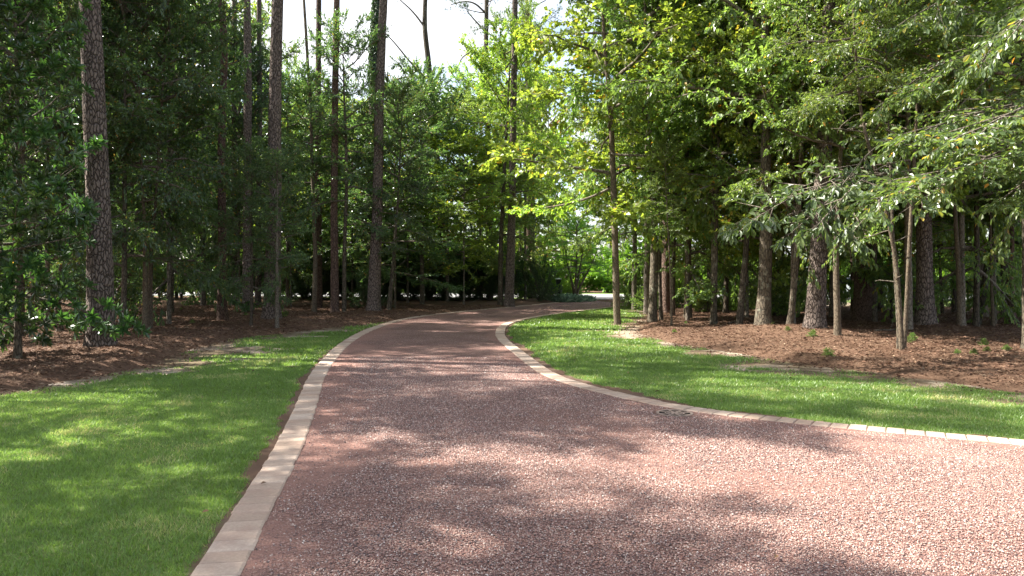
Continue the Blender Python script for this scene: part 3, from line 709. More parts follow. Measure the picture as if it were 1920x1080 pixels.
reg('oakB', crown(2, 3, 7, 21, dict(oakS, size=.095, flat=.42, submax=2.0, subs=4.8), prof=(.22, .62, .45), el=(-.15, .65)), 'oak', 3, 7)
reg('gumA', crown(3, 3, 7.5, 24, dict(gumS, submax=1.7, flat=.32), prof=(.2, .64, .5), el=(-.05, .6)), 'gum', 3, 7.5)
reg('gumB', crown(4, 3, 7, 21, dict(gumS, flat=.4, submax=1.9), prof=(.22, .62, .45), el=(-.1, .6)), 'gum', 3, 7)
reg('holly1', crown(5, 2.2, 6, 34, hollyS), 'holly', 2.2, 6)
reg('bright1', crown(6, 3, 5.5, 26, dict(gumS, flat=.45, tilt=.7, size=.16, subs=3.6), prof=(.3, .65, .5), el=(0, .9)), 'bright', 3, 5.5)
reg('bright2', crown(7, 3, 7, 26, dict(oakS, flat=.45, tilt=.7, size=.15, subs=3.4), prof=(.2, .75, .6)), 'bright', 3, 7)
pineS = dict(subs=4.0, submin=.3, submax=1.0, flat=.45, twigs=5, twiglen=.28, leaves=24, droop=-.3, tilt=.5, size=.2, w=.01, kind='tuft', up=.25, twigmesh=False, u0=.45)
reg('pine1', crown(8, 3, 8, 20, pineS, prof=(.15, .8, .5), el=(-.15, .9), bend=.7), 'pine', 3, 8)
reg('pine2', crown(9, 3, 7, 16, pineS, prof=(.15, .8, .5), el=(-.2, .8), bend=.8), 'pine', 3, 7)
magS = dict(subs=3.2, submin=.3, submax=.9, flat=.35, twigs=5, twiglen=.28, leaves=11, droop=-.1, tilt=.4, size=.19, w=.34, kind='whorl', up=.1)
reg('mag', crown(10, 2.0, 6.6, 26, magS, prof=(.28, .62, .5), el=(-.25, .8), bend=.3), 'magnolia', 2.0, 6.6)
shS = dict(subs=6.5, submin=.25, submax=.5, flat=.5, twigs=7, twiglen=.18, leaves=10, droop=0, tilt=.7, size=.055, w=.5, kind='diamond', twigmesh=False, u0=.35)
def bush(seed, Rr, H, spec, nl=26, z0=.0):
    rg = np.random.default_rng(seed); b = MB(); l = MB(); limbs = []
    for k in range(nl):
        az = k*2.4+rg.normal(0, .3); el = rg.uniform(.25, 1.45); ln = 1/math.hypot(math.cos(el)/Rr, math.sin(el)/H)*rg.uniform(.75, 1.05)
        limbs.append((limb_curve((rg.normal(0, .05), rg.normal(0, .05), z0), az, el, ln, rg, bend=-.15), .012+.008*ln))
    foliate(b, l, rg, limbs, spec); return b.mesh('stems', True), l.mesh('foliage')
reg('bushA', bush(12, 1.2, 1.3, shS), 'bright', 1.2, 1.3)
reg('bushB', bush(13, 1.5, 3.2, dict(shS, size=.08, subs=4.2, twiglen=.22), 30), 'holly', 1.5, 3.2)
reg('hedge', hedge(17, 1.7, 2.9, dict(shS, size=.09, subs=4.0, twiglen=.24)), 'holly', 1.7, 3.6)
reg('bushC', bush(14, .9, 1.2, dict(shS, size=.07, subs=5)), 'oak', .9, 1.2)
reg('bushD', bush(15, 2.4, 4.2, dict(shS, size=.14, subs=3.6, twiglen=.32, submax=.9, w=.7), 34), 'bright', 2.4, 4.2)
mapS = dict(subs=4.5, submin=.3, submax=.9, flat=.12, twigs=7, twiglen=.26, leaves=8, droop=.15, tilt=.25, size=.075, w=.6, kind='diamond', twigmesh=False)
reg('jmaple', crown(16, 2.2, 2.6, 26, mapS, prof=(.42, .5, .5), el=(.1, .6), bend=-.35), 'maple', 2.2, 2.6)

# ------------------------------------------------------------------ trees
def fz(x, y): return float(floor_z([x], [y])[0])
def trunk_mesh(path, rad, H, seed, sides, flare):
    """path: local points (x,y,z), rad at each; extended to H"""
    path = np.array(path, float); z = path[:, 2]
    if z[-1] < H:
        dx = (path[-1, :2]-path[max(0, len(path)-2), :2])/(max(.5, z[-1]-z[max(0, len(path)-2)]))
        dx = np.clip(dx, -.05, .05)
        path = np.vstack([path, [*(path[-1, :2]+dx*(H-z[-1])), H]]); rad = np.r_[rad, max(.012, rad[-1]*.25)]
        z = path[:, 2]
    zz = np.unique(np.concatenate([[-.25, -.1, 0, .07, .15, .28, .45, .7], np.arange(1.0, H, .45), [H]]))
    rg = np.random.default_rng(seed)
    wx = np.cumsum(rg.normal(0, .008, len(zz))); wx -= np.interp(zz, [0, H], [0, wx[-1]])
    x = np.interp(zz, z, path[:, 0])+wx*.6; y = np.interp(zz, z, path[:, 1])+np.cumsum(rg.normal(0, .01, len(zz)))*.6
    # soften kinks
    for _ in range(2):
        x[1:-1] = x[1:-1]*.5+(x[:-2]+x[2:])*.25
    r = np.interp(zz, z, rad)*(1+flare*np.exp(-np.maximum(zz, 0)/.22))
    mb = MB(); tube(mb, np.stack([x, y, zz], 1), r, sides, noise=.045 if sides > 10 else .03, seed=seed)
    return mb.mesh('trunk', True), (zz, x, y)
def evergreen(o):  # swaps in the leaf copy darkened to imitate shade, not a separate species
    o.material_slots[0].link = 'OBJECT'; o.material_slots[0].material = M['shadeleaf']
def put_crown(root, spec, H, ctr, rz, tagpart='crown'):
    key, Rr, z0 = spec[:3]; b, l, R0, H0 = CR[key]
    if len(spec) > 3: Hc = spec[3]-z0
    elif key.startswith('pine'): Hc = H-z0+.8
    else: Hc = (H-z0)+.5
    zz, x, y = ctr
    zm = z0+Hc*.35; cx = float(np.interp(zm, zz, x)); cy = float(np.interp(zm, zz, y))
    s = (Rr/R0, Rr/R0, Hc/H0)
    obj('branches', b, None, root, (cx, cy, z0), (0, 0, rz), s)
    co_ = obj('crown', l, None, root, (cx, cy, z0), (0, 0, rz), s)
    if key.startswith('oak') and root.location.x < -4: evergreen(co_)  # oaks on the left take the shade-darkened leaf colour
def ivy(root, ctr, rads, z0, z1, seed):
    rg = np.random.default_rng(seed); n = 5200; zz, x, y = ctr
    z = rg.uniform(z0, z1, n); a = rg.uniform(0, 6.28, n); r = rads(z)+rg.uniform(.0, .09, n)
    Pn = np.stack([np.interp(z, zz, x)+r*np.cos(a), np.interp(z, zz, y)+r*np.sin(a), z], 1)
    out = np.stack([np.cos(a), np.sin(a), np.zeros(n)], 1)
    l = MB(); leaves(l, Pn, nrm(np.array([[0, 0, -1.]])+rg.normal(0, .5, (n, 3))), nrm(out+rg.normal(0, .4, (n, 3))), rg.uniform(.07, .12, n), .8, 'diamond', rg)
    obj('ivy', l.mesh('ivy'), M['holly'], root)
def px_side(t): return t['path'][0][0] > 1300
for i, t in enumerate(TREES):
    d, x0 = t['d'], t['x']; g = fz(x0, d)
    root = thing(t['name'], t['label'], 'tree', (x0, d, g))
    pts = []; rr = []
    for (px, py), w in zip(t['path'], t['w']):
        X, Y, Z = W(px, py, d); pts.append((X-x0, 0, max(0, Z-g))); rr.append(w/2/F*d)
    pts[0] = (0, 0, 0)
    if len(rr) > 1: rr[0] = min(rr[0], rr[1]*1.35)
    near = d < 26
    me, ctr = trunk_mesh(pts, rr, t['H'], i*7+1, 20 if near else 12, .24 if t['w'][0] > 14 else .15)
    obj('trunk', me, M[t['bark']], root)
    put_crown(root, t['crown'], t['H'], ctr, i*1.7)
    if d < 20 and px_side(t):
        rs = np.random.default_rng(i+500); zz_, cx_, cy_ = ctr
        for q in range(5):
            z = rs.uniform(1.2, 5.5); az = rs.uniform(0, 6.28); rb = float(np.interp(z, [p[2] for p in pts], rr))*.8
            q0 = (float(np.interp(z, zz_, cx_))+rb*math.cos(az), float(np.interp(z, zz_, cy_))+rb*math.sin(az), z)
            sb = MB(); cv = limb_curve(q0, az, rs.uniform(-.2, .5), rs.uniform(.12, 1.0), rs, 6, -.3, .2); tube(sb, cv, np.linspace(.014, .004, 6), 5)
            obj('dead_branch', sb.mesh('dead_branch', True), M['branch'], root)
    if t.get('ivy'):
        za = W(0, t['ivy'][0], d)[2]; zb = W(0, t['ivy'][1], d)[2]
        ivy(root, ctr, lambda z, P_=pts, r_=rr: np.interp(z, [p[2] for p in P_], r_), za-g, zb-g, 3)
    if t.get('limbs'):
        b = MB(); l = MB(); rg = np.random.default_rng(i)
        lim = []
        for q in t['limbs']:
            L = np.array([(W(px, py, d)[0]-x0, (k*.5 if t['name'] == 'hardwood_tree' else 0), W(px, py, d)[2]-g) for k, (px, py) in enumerate(q)])
            lim.append(L)
        for L in lim:
            b = MB(); l = MB()
            for _ in range(2):
                Q = np.empty((2*len(L)-2, 3)); Q[0::2] = L[:-1]*.75+L[1:]*.25; Q[1::2] = L[:-1]*.25+L[1:]*.75; L = np.vstack([L[:1], Q, L[-1:]])
            tube(b, L, np.linspace(.07 if d > 30 else .045, .02, len(L)), 6)
            if d < 30: foliate(b, l, rg, [(L[len(L)//3:], .02)], dict(gumS, u0=.1))
            else: foliate(b, l, rg, [(L[-5:], .02)], dict(pineS, submax=.7))
            lo_ = obj('limb', b.mesh('limb', True), M['branch'], root)
            obj('limb_foliage', l.mesh('limb_foliage'), M['gum' if d < 30 else 'pine'], lo_)

# shared trunks for filler trees
def proto_trunk(H, r, seed, sides=10):
    return trunk_mesh([(0, 0, 0), (0, 0, H*.5)], [r, r*.7], H, seed, sides, .3)
FT = [proto_trunk(10, .065, 91), proto_trunk(10, .08, 92), proto_trunk(10, .055, 93)]
for k, bk in zip(FT, ('greybark', 'branch', 'branch')): k[0].materials.append(M[bk])
NF = [0]
def filler(x, y, H, Rr, z0, key, label, group, name='hardwood_tree', tr=None, cat='tree'):
    k = NF[0]; NF[0] += 1
    if 2 < z0 < 3.5 and y > 16: z0 = .8+.04*y*(.8 if x > 0 else .45)
    g = fz(x, y); root = thing(name, label, cat, (x, y, g), 0, group)
    tm = FT[k % 3]; s = H/10; th = max(.7, min(1.6, s)) if tr is None else tr
    obj('trunk', tm[0], None, root, scale=(th, th, s), rot=(0, 0, k*1.3))
    b, l, R0, H0 = CR[key]; sc = (Rr/R0, Rr/R0, (H-z0+.4)/H0)
    obj('branches', b, None, root, (0, 0, z0), (0, 0, k*2.1), sc)
    co_ = obj('crown', l, None, root, (0, 0, z0), (0, 0, k*2.1), sc)
    if key[:3] in ('oak', 'gum') and x < -4.5 and 15 < y < 39: evergreen(co_)  # left wood fillers too: shade painted into their leaves
    return root
def at_px(px, d): return ((px-960)/F*d, d)
LD = ('young broadleaf tree filling the shaded left wood', 'broadleaf trees filling the left wood')
for px, d, H, Rr, z0, key in [
    (40,17,10,2.8,2.2,'holly1'),(235,19,9,2.4,2.6,'oakA'),(318,21,11,2.3,2.6,'oakB'),(320,27,14,3.0,2.6,'oakA'),(60,24,13,3.4,2.2,'oakB'),
    (150,28,14,3.4,2.2,'oakA'),(250,33,15,3.8,2.4,'gumB'),(380,33,14,3.0,2.4,'oakB'),(448,33,12,2.6,2.4,'holly1'),(470,36,13,3.4,2.0,'oakA'),
    (540,37,10.5,3.0,2.4,'oakB'),(20,34,16,4,2,'oakA'),(100,38,16,4,2,'gumB'),(200,42,17,4,2,'oakB'),(330,42,17,4,2,'oakA'),(430,43,16,3.6,2,'gumB'),(180,23,13,3.0,2.6,'oakB'),(90,20,12,2.8,2.6,'oakB'),(470,20.5,4.6,1.15,1.0,'oakA'),(520,20,4.3,1.05,1.1,'oakB'),(545,32,7,1.9,1.5,'gumA'),(-60,22,14,3.2,2,'oakA'),(-140,28,15,3.5,2,'oakB')]:
    x, y = at_px(px, d); filler(x, y, H, Rr, z0, key, *LD)
MD = ('mid green broadleaf tree among the pines left of the drive bend', 'broadleaf trees behind the left pines')
for px, d, H, Rr, z0, key in [
    (575,40,10,3.4,2.0,'gumA'),(660,34,8,2.4,2.2,'gumA'),(680,40,10,3.7,2.0,'oakA'),(765,36,10,3.8,2.0,'oakB'),(740,30,7.5,2.9,2.2,'oakA'),(1000,46,13,2.8,2,'gumA'),(903,46.5,15.5,2.2,8,'gumB'),(978,47,18,2.5,7,'oakA'),(940,38,10.5,2.6,3.4,'oakA'),(985,40,13,2.6,4.5,'gumB'),(540,44,13,3,2,'oakB'),
    (840,38,10,3.9,1.6,'oakA'),(870,34,7.5,2.6,1.8,'gumA'),(800,43,12,3.9,2,'oakB'),(900,42,11.5,3.9,2,'oakB'),(720,44,11,3.9,2,'gumA'),(620,44,11,3.9,2,'oakA')]:
    x, y = at_px(px, d); filler(x, y, H, Rr, z0, key, *MD)
RD = ('young broadleaf tree filling the sunlit right wood', 'broadleaf trees filling the right wood')
for px, d, H, Rr, z0, key in [
    (1190,31,14,2.8,4.2,'gumB'),(1240,36,15,3.4,2.6,'oakB'),(1260,25,12,2.4,4.2,'gumB'),(1340,21.6,11,2.3,4.0,'oakA'),(1487,19.4,11.5,2.3,4.2,'gumB'),(1603,28,14,2.8,4,'oakB'),(1700,18.6,12,2.6,4,'oakA'),(1862,20.6,12,2.8,3.6,'gumA'),(1960,15,12,3,3.4,'oakA'),(1215,28,15,3.4,3.6,'oakA'),(1290,23,10,2.6,2.6,'oakA'),(1360,27,14,3.4,3.0,'oakB'),(1330,31,16,3.6,2.8,'gumA'),(1400,24,11,2.8,2.8,'oakA'),(1470,26,13,3.4,2.8,'gumA'),
    (1560,24,13,3.2,2.8,'oakB'),(1640,22,12,3.,2.8,'oakA'),(1650,28,15,3.4,3,'oakB'),(1740,22,13,3.2,2.8,'gumA'),(1750,28,15,3.6,2.8,'oakA'),(1830,20,12,3,2.8,'oakB'),
    (1880,26,14,3.4,2.8,'oakA'),(1960,22,13,3.4,2.6,'oakB'),(1980,28,15,3.6,2.6,'gumA'),(2060,24,14,3.4,2.6,'oakA'),(1530,30,15,3.4,2.8,'oakA'),(1440,31,15,3.4,2.6,'oakB'),(1250,31,16,3.2,3,'oakB'),
    (1434,22.5,10.5,2.5,3.4,'gumA'),(1616,24,11,2.4,3.6,'oakA'),(1801,19.8,10.5,2.5,3.4,'oakB')]:
    x, y = at_px(px, d); filler(x, y, H, Rr, z0, key, *RD)
# trees left of the picture whose shade falls across the drive
for px, d, s in [(30,30,.9),(120,33,1.),(210,36,1.),(290,38,1.),(350,35,.8),(-30,33,1.1),(450,39,.9),(500,40,1.)]:
    pass
SD = ('tall tree left of the picture shading the near drive', 'shade trees outside the left frame edge')
for x, y, H, Rr, z0, key in [(-12.8,6.2,15,2.2,9,'oakB'),(-17.5,3.2,20,3.0,12,'oakA'),(-20,8,22,3.,14,'pine1'),(-11.5,10,13,2.4,7,'oakA'),(-15,-3,17,2.8,9,'oakB'),(-20,-1,21,3,13,'pine2'),(-22,14,22,3,13,'pine2'),(-10.8,12.6,19,2.2,11.5,'pine1'),(-13.2,15.5,20,2.4,12,'oakB'),(-15.5,18.5,22,2.6,13,'pine2'),(-9.9,6.6,9.5,2.3,3.8,'oakB'),(-9.4,4.2,8.5,1.9,3.6,'gumB'),(-16.5,5.6,23,1.8,15,'pine2'),(-12.6,13.9,20.5,2.0,14,'pine1'),(-14.6,11.4,21.5,2.0,15,'oakB'),(-15.8,16.5,21.5,2.2,15,'pine2'),(-19,12.5,23,2.6,15,'oakB'),(-11.5,2.6,14,1.6,9,'pine1')]:
    filler(x, y, H, Rr, z0, key, *SD)
# beyond the street
BD = ('tall leafy tree beyond the street', 'trees beyond the street')
rg = np.random.default_rng(77)
for k in range(26):
    x = -66+k*5.4+rg.uniform(-1, 1); y = float(road_near(x))+17+rg.uniform(0, 7)
    px = 960+x/y*F
    H = rg.uniform(15, 20)
    if 620 < px < 960: H = rg.uniform(9, 11.5)
    if 960 < px < 1250: H = rg.uniform(16, 19)
    filler(x, y, H, 4.6, 1.5, ('bright2', 'gumB', 'oakB')[k % 3], *BD)
for k in range(22):
    x = -95+k*9.2+rg.uniform(-1, 1); y = 84+rg.uniform(0, 9); px = 960+x/y*F
    H = rg.uniform(17, 23)
    if 620 < px < 1000: H = rg.uniform(12, 14)
    filler(x, y, H, 6, 1, ('oakA', 'bright2')[k % 2], *BD)

# magnolia at the left edge
mx, my = at_px(34, 12.6); g = fz(mx, my)
root = thing('magnolia_tree', 'glossy dark magnolia with big whorled leaves at the far left of the lawn', 'tree', (mx, my, g))
me, ctr = trunk_mesh([(0, 0, 0), (.05, 0, 2), (.0, 0, 5)], [.06, .05, .03], 7, 5, 10, .3); obj('trunk', me, M['greybark'], root)
b, l, R0, H0 = CR['mag']
for nm, me in (('branches', b), ('crown', l)): obj(nm, me, None, root, (0, 0, .35), (0, 0, 1.9), (.86, .86, .98))
mx, my = at_px(-70, 11.6); g = fz(mx, my)
root = thing('magnolia_tree', 'second magnolia half hidden past the left frame edge', 'tree', (mx, my, g))
me, ctr = trunk_mesh([(0, 0, 0), (.05, 0, 2), (.0, 0, 5)], [.06, .05, .03], 6.5, 6, 10, .3); obj('trunk', me, M['greybark'], root)
for nm, me in (('branches', b), ('crown', l)): obj(nm, me, None, root, (0, 0, .2), (0, 0, 3.0), (.8, .8, .85))

# hickory whose low limbs reach in from the right
hx, hy = 8.6, 10.2; g = fz(hx, hy)
root = thing('hickory_tree', 'tree right of the frame reaching long low leafy limbs into the upper right', 'tree', (hx, hy, g))
me, ctr = trunk_mesh([(0, 0, 0), (-.2, 0, 4), (-.1, 0, 8)], [.17, .14, .1], 12, 8, 16, .3); obj('trunk', me, M['greybark'], root)
rg = np.random.default_rng(21); b = MB(); l = MB(); lim = []
def curve(a, e, sag, n=9):
    a = np.array(a); e = np.array(e); t = np.linspace(0, 1, n)[:, None]
    return a+(e-a)*t+np.array([[0, 0, 1.]])*sag*np.sin(PI*t)+rg.normal(0, .02, (n, 3))*t
for z0, e, sag in [(3.0, W(1650,375,8.6), .30), (3.3, W(1760,345,9.3), .3), (3.6, W(1690,268,9.6), .35), (3.7, W(1800,260,8.6), .3), (4.6, W(1720,170,10.4), .4), (5.0, W(1830,110,9.4), .3),
                   (4.9, W(1640,200,11.2), .4), (5.3, W(1900,60,8.6), .4), (5.6, W(1700,40,10.6), .4), (6.0, W(1620,-10,11), .4), (4.0, W(1850,205,11), .3), (3.2, W(1880,372,9.6), .2), (6.4, W(1800,-60,10), .4)]:
    e = np.array(e)-np.array([hx, hy, g]); lim.append((curve((-.1, 0, z0), e, sag), .035))
hickS = dict(subs=5.5, submin=.3, submax=1.0, flat=.28, twigs=7, twiglen=.28, leaves=8, droop=.22, tilt=.5, size=.092, w=.52, kind='big', u0=.2)
foliate(b, l, rg, lim, hickS)
obj('branches', b.mesh('branches', True), M['branch'], root); obj('crown', l.mesh('crown'), M['hickory'], root)
# tree with very large drooping leaves
hx, hy = at_px(1696, 14.5); g = fz(hx, hy)
root = thing('bigleaf_tree', 'small tree with large drooping blue green leaves before the sunlit pine', 'tree', (hx, hy, g))
me, ctr = trunk_mesh([(0, 0, 0), (.15, 0, 3), (.25, 0, 5)], [.04, .035, .025], 7, 9, 10, .2); obj('trunk', me, M['smoothbark'], root)
rg = np.random.default_rng(22); b = MB(); l = MB(); lim = []
for z0, e, sag in [(3.4, W(1395,425,12.0), .35), (3.5, W(1480,440,12.2), .3), (3.7, W(1530,430,12.0), .3), (3.7, W(1370,425,13.2), .25), (3.3, W(1600,435,12.2), .2), (4.2, W(1560,372,12.9), .3)]:
    e = np.array(e)-np.array([hx, hy, g]); lim.append((curve((.15, 0, z0), e, sag), .018))
foliate(b, l, rg, lim, dict(hickS, subs=3.0, twigs=3, leaves=5, size=.165, w=.46, droop=.35, tilt=.6, flat=.4, submax=.6, submin=.2, twiglen=.28, u0=.3))
obj('branches', b.mesh('branches', True), M['branch'], root); obj('crown', l.mesh('crown'), M['bigleaf'], root)

# ------------------------------------------------------------------ shrubs
def shrub(px, d, key, s, label, group=None, z=None, name='shrub', sc=(1, 1, 1), x=None):
    X = (px-960)/F*d if x is None else x
    g = fz(X, d) if z is None else z
    NF[0] += 1
    root = thing(name, label, 'shrub', (X, d, g), NF[0]*1.9, group)
    b, l, R0, H0 = CR[key]; S = (s*sc[0], s*sc[1], s*sc[2])
    obj('stems', b, None, root, scale=S); obj('foliage', l, None, root, scale=S)
    return root
rg = np.random.default_rng(31)
for k in range(15):
    px = 545+k*29; d = 41+rg.uniform(-1, 1.2)
    shrub(px, d, 'hedge', rg.uniform(.95, 1.15), 'dark evergreen shrub in the row before the street', 'dark shrubs screening the street on the left')
for k in range(9):
    shrub(560+k*44+rg.uniform(-12, 12), 39.5+rg.uniform(-.5, .5), 'bushB', rg.uniform(.3, .45), 'low bushy growth at the foot of the dark shrub row', 'low growth under the dark shrub row', sc=(1.5, 1.5, 1))
for k in range(16):
    shrub(-60+k*40, 41.5+rg.uniform(-1, 1), 'hedge', rg.uniform(.9, 1.1), 'low dark shrub deep in the left wood', 'low shrubs deep in the left wood')
for px, d, s in [(1000,44,1.0),(1030,43.5,.9),(1062,44.5,.85),(975,43,.85)]:
    shrub(px, d, 'bushA', s*1.15, 'low rounded green azalea behind the grassy tufts', 'azaleas on the bend island')
shrub(1012, 38.5, 'bushB', .75, 'dark feathery evergreen shrub right of the far bend pine')
shrub(1205, 33.5, 'bushC', 1.3, 'glossy shrub at the right end of the drive kerb')
shrub(1218, 30.5, 'bushC', .8, 'small round shrub beside the foot of the lichen spotted trunk')
shrub(1208, 36, 'bushB', .85, 'upright leafy shrub hiding the right side of the street view')
shrub(690, 30, 'bushB', .45, 'low glossy shrub behind the big leaning pine', sc=(1.3, 1.3, 1))
for px, d, s in [(1325,28,.8),(1375,29,.7),(1455,25,.9),(1420,30,.9),(1300,31,1.)]:
    shrub(px, d, 'bushC', s, 'small bright understorey shrub between right wood trunks', 'understorey shrubs in the right wood')
for px, d, s in [(1500,33,.9),(1560,33.5,.8),(1640,33,.8),(1690,33.5,.75),(1760,33,.8),(1830,33,.9),(1905,30,.9),(1370,33,1.0)]:
    shrub(px, d, 'bushB', s*.75, 'sparse shrub on the far rim of the right wood', 'shrubs along the far rim of the right wood')
for k in range(44):      # sunlit bank beyond the street
    x = -66+k*3.2+rg.uniform(-1, 1); y = float(road_near(x))+12.0+rg.uniform(0, 4)
    shrub(0, y, 'bushD', rg.uniform(.85, 1.35), 'sunlit tangled shrub on the bank beyond the street', 'sunlit shrubs beyond the street', z=-.1, x=x)
# small seedlings in the straw on the right
for k in range(14):
    px = rg.uniform(1240, 1900); py = rg.uniform(628, 690) if px > 1500 else rg.uniform(612, 650); X, Y = P(px, py)
    if edge_sd([X], [Y])[0] > -.6: continue
    shrub(0, Y, 'bushC', rg.uniform(.05, .13), 'tiny green seedling in the straw of the right wood', 'seedlings in the right wood straw', x=X, name='seedling')
for k in range(10):
    px = rg.uniform(40, 560); py = rg.uniform(585, 620); X, Y = P(px, py)
    if edge_sd([X], [Y])[0] > -.6: continue
    shrub(0, Y, 'bushC', rg.uniform(.06, .14), 'tiny green seedling in the shaded left straw', 'seedlings in the left wood straw', x=X, name='seedling')

# bend island: multi stem maple, liriope, post box
ix, iy = at_px(1078, 42.5); g = fz(ix, iy)
root = thing('ornamental_maple', 'small multi stemmed maple with flat spreading crown on the bend island', 'tree', (ix, iy, g))
rg = np.random.default_rng(41)
for k, (dx, dz, dy) in enumerate([(-.35, 1.6, 0), (.75, 1.5, .1), (.05, 1.7, -.3), (.35, 1.9, .3)]):
    b = MB(); tube(b, [(0, 0, -.1), (dx*.25, dy*.3, dz*.35), (dx*.7, dy*.7, dz*.8), (dx*1.3, dy, dz*1.35), (dx*1.8, dy*1.6, dz*2)], [.09, .07, .055, .035, .015], 8)
    obj('trunk', b.mesh('trunk', True), M['smoothbark'], root)
b, l, R0, H0 = CR['jmaple']
for nm, me in (('branches', b), ('crown', l)): obj(nm, me, None, root, (.1, 0, 1.35), (0, 0, .5), (1.25, 1.25, 1.2))
def tuft(seed, n=420):
    rg = np.random.default_rng(seed); mb = MB()
    a = rg.uniform(0, 6.28, n); el = rg.uniform(.35, 1.45, n); ln = rg.uniform(.35, .6, n)
    d = np.stack([np.cos(a)*np.cos(el), np.sin(a)*np.cos(el), np.sin(el)], 1); p0 = rg.normal(0, .16, (n, 3))*[1, 1, 0]
    s = nrm(np.cross(d, [[0, 0, 1.]])); w = .012
    m1 = p0+d*ln[:, None]*.6; tip = p0+d*ln[:, None]; tip[:, 2] -= ln*.28
    V = np.stack([p0-s*w*.6, p0+s*w*.6, m1+s*w, tip, m1-s*w], 1)
    mb.add(V.reshape(-1, 3), np.arange(n)[:, None]*5+np.array([[0, 1, 2, 3, 4]]), np.repeat(rg.uniform(size=n), 5)); return mb.mesh('blades')
tm = [tuft(1), tuft(2)]
for m_ in tm: m_.materials.append(M['liriope'])
for k, (px, d) in enumerate([(1050,39.0),(1059,39.6),(1070,39.4),(1079,40.0),(1090,40.2),(1099,41.0),(1085,41),(1065,40.6)]):
    x, y = at_px(px, d); o = obj('liriope_clump', tm[k % 2], None, None, (x, y, fz(x, y)), (0, 0, k*1.1), (1.1, 1.1, 1.05))
    tag(o, 'silvery strap leaved clump at the kerb end under the small maple', 'plant', 'strap leaved clumps under the maple')
pw = simple('pale_cap', (.6, .6, .58), .5); pb = simple('black_paint', (.012, .014, .014), .45)
bx_, by_ = at_px(1047, 43.2); root = thing('post_box', 'black post box with a pale flat cap above the azaleas', 'post box', (bx_, by_, fz(bx_, by_)))
mb = MB(); box(mb, -.11, .11, -.11, .11, -.1, 1.25); obj('post', mb.mesh('post'), pb, root)
mb = MB(); box(mb, -.14, .14, -.17, .17, .95, 1.252); obj('box', mb.mesh('box'), pb, root)
mb = MB(); box(mb, -.19, .19, -.2, .2, 1.252, 1.31); mb.add([(-.19,-.2,1.31),(.19,-.2,1.31),(.19,.2,1.31),(-.19,.2,1.31),(0,0,1.345)], [(0,1,4),(1,2,4),(2,3,4),(3,0,4)]); obj('cap', mb.mesh('cap'), pw, root)
bx_, by_ = at_px(1052.5, 43.4); root = thing('stake', 'short weathered grey stake right of the black post box', 'stake', (bx_, by_, fz(bx_, by_)))
gs = simple('weathered_wood', (.3, .29, .27), .9, noise=(20, .3))
mb = MB(); box(mb, -.05, .05, -.05, .05, -.1, .95); obj('shaft', mb.mesh('shaft'), gs, root)
mb = MB(); mb.add([(-.05,-.05,.95),(.05,-.05,.95),(.05,.05,.95),(-.05,.05,.95),(0,0,1.02)], [(0,1,4),(1,2,4),(2,3,4),(3,0,4)]); obj('tip', mb.mesh('tip'), gs, root)

# overhead cables and their poles (outside the frame)
cab = simple('cable', (.35, .36, .38), .5, metal=.3)
for k, (z, lb) in enumerate([(4.65, 'lowest'), (5.05, 'middle'), (6.1, 'topmost')]):
    mb = MB(); xx = np.linspace(-62, 62, 60); y = road_near(xx)+9.6
    tube(mb, np.stack([xx, y, z+.9*(np.abs(xx)/62)**2], 1), np.full(60, .014), 5)
    tag(obj('overhead_cable', mb.mesh('cable', True), cab), lb+' of the three thin cables crossing the far trees', 'cable', 'overhead cables along the street')
for s in (-1, 1):
    x = 62*s; root = thing('utility_pole', 'wooden utility pole beyond the '+('left' if s < 0 else 'right')+' frame edge carrying the street cables', 'utility pole', (x, float(road_near(x))+9.6, -.1), 0, 'utility poles')
    mb = MB(); tube(mb, [(0, 0, 0), (0, 0, 5), (0, 0, 9)], [.15, .13, .1], 12); obj('pole', mb.mesh('pole', True), gs, root)
    mb = MB(); box(mb, -.06, .06, -.9, .9, 7.6, 7.75); obj('crossarm', mb.mesh('crossarm'), gs, root)

# ------------------------------------------------------------------ white car on the street
carw = simple('white_car_paint', (.75, .76, .78), .25, .6); glass = simple('car_glass', (.02, .025, .03), .08, .8)
tyre = simple('tyre_rubber', (.02, .02, .02), .8); rim = simple('wheel_rim', (.5, .5, .52), .3, metal=.8); redl = simple('tail_lamp', (.45, .01, .015), .25); hl = simple('headlamp', (.7, .72, .75), .1)
cx_, cy_ = at_px(1607, 46.3)
car = thing('parked_car', 'white saloon car seen through the trunks on the street', 'car', (cx_, float(road_near(cx_))+2.1, -.03), -.165)
def loft(mb, secs):
    secs = [np.array(s, float) for s in secs]; k = len(secs[0])
    V = np.concatenate(secs); Fc = []
    for i in range(len(secs)-1):
        for j in range(k-1): Fc.append((i*k+j, i*k+j+1, (i+1)*k+j+1, (i+1)*k+j))
    mb.add(V, Fc); mb.add(secs[0], [tuple(range(k))[::-1]]); mb.add(secs[-1], [tuple(range(k))])
def sec(x, w, zb, zs, zt): return [(x, -w*.93, zb), (x, -w, (zb+zs)/2), (x, -w*.97, zs), (x, -w*.7, zt), (x, 0, zt+.02), (x, w*.7, zt), (x, w*.97, zs), (x, w, (zb+zs)/2), (x, w*.93, zb)]
mb = MB(); loft(mb, [sec(-2.2,.72,.42,.75,.82), sec(-2.1,.84,.28,.86,.98), sec(-1.6,.89,.22,.9,1.02), sec(-.9,.9,.2,.88,.98), sec(.9,.9,.2,.86,.95), sec(1.5,.88,.22,.8,.9), sec(2.0,.82,.26,.68,.78), sec(2.2,.7,.4,.6,.66)])
obj('body', mb.mesh('body', True), carw, car)
def csec(x, w, z0, z1, wt): return [(x, -w, z0), (x, -wt, z1), (x, 0, z1+.03), (x, wt, z1), (x, w, z0)]
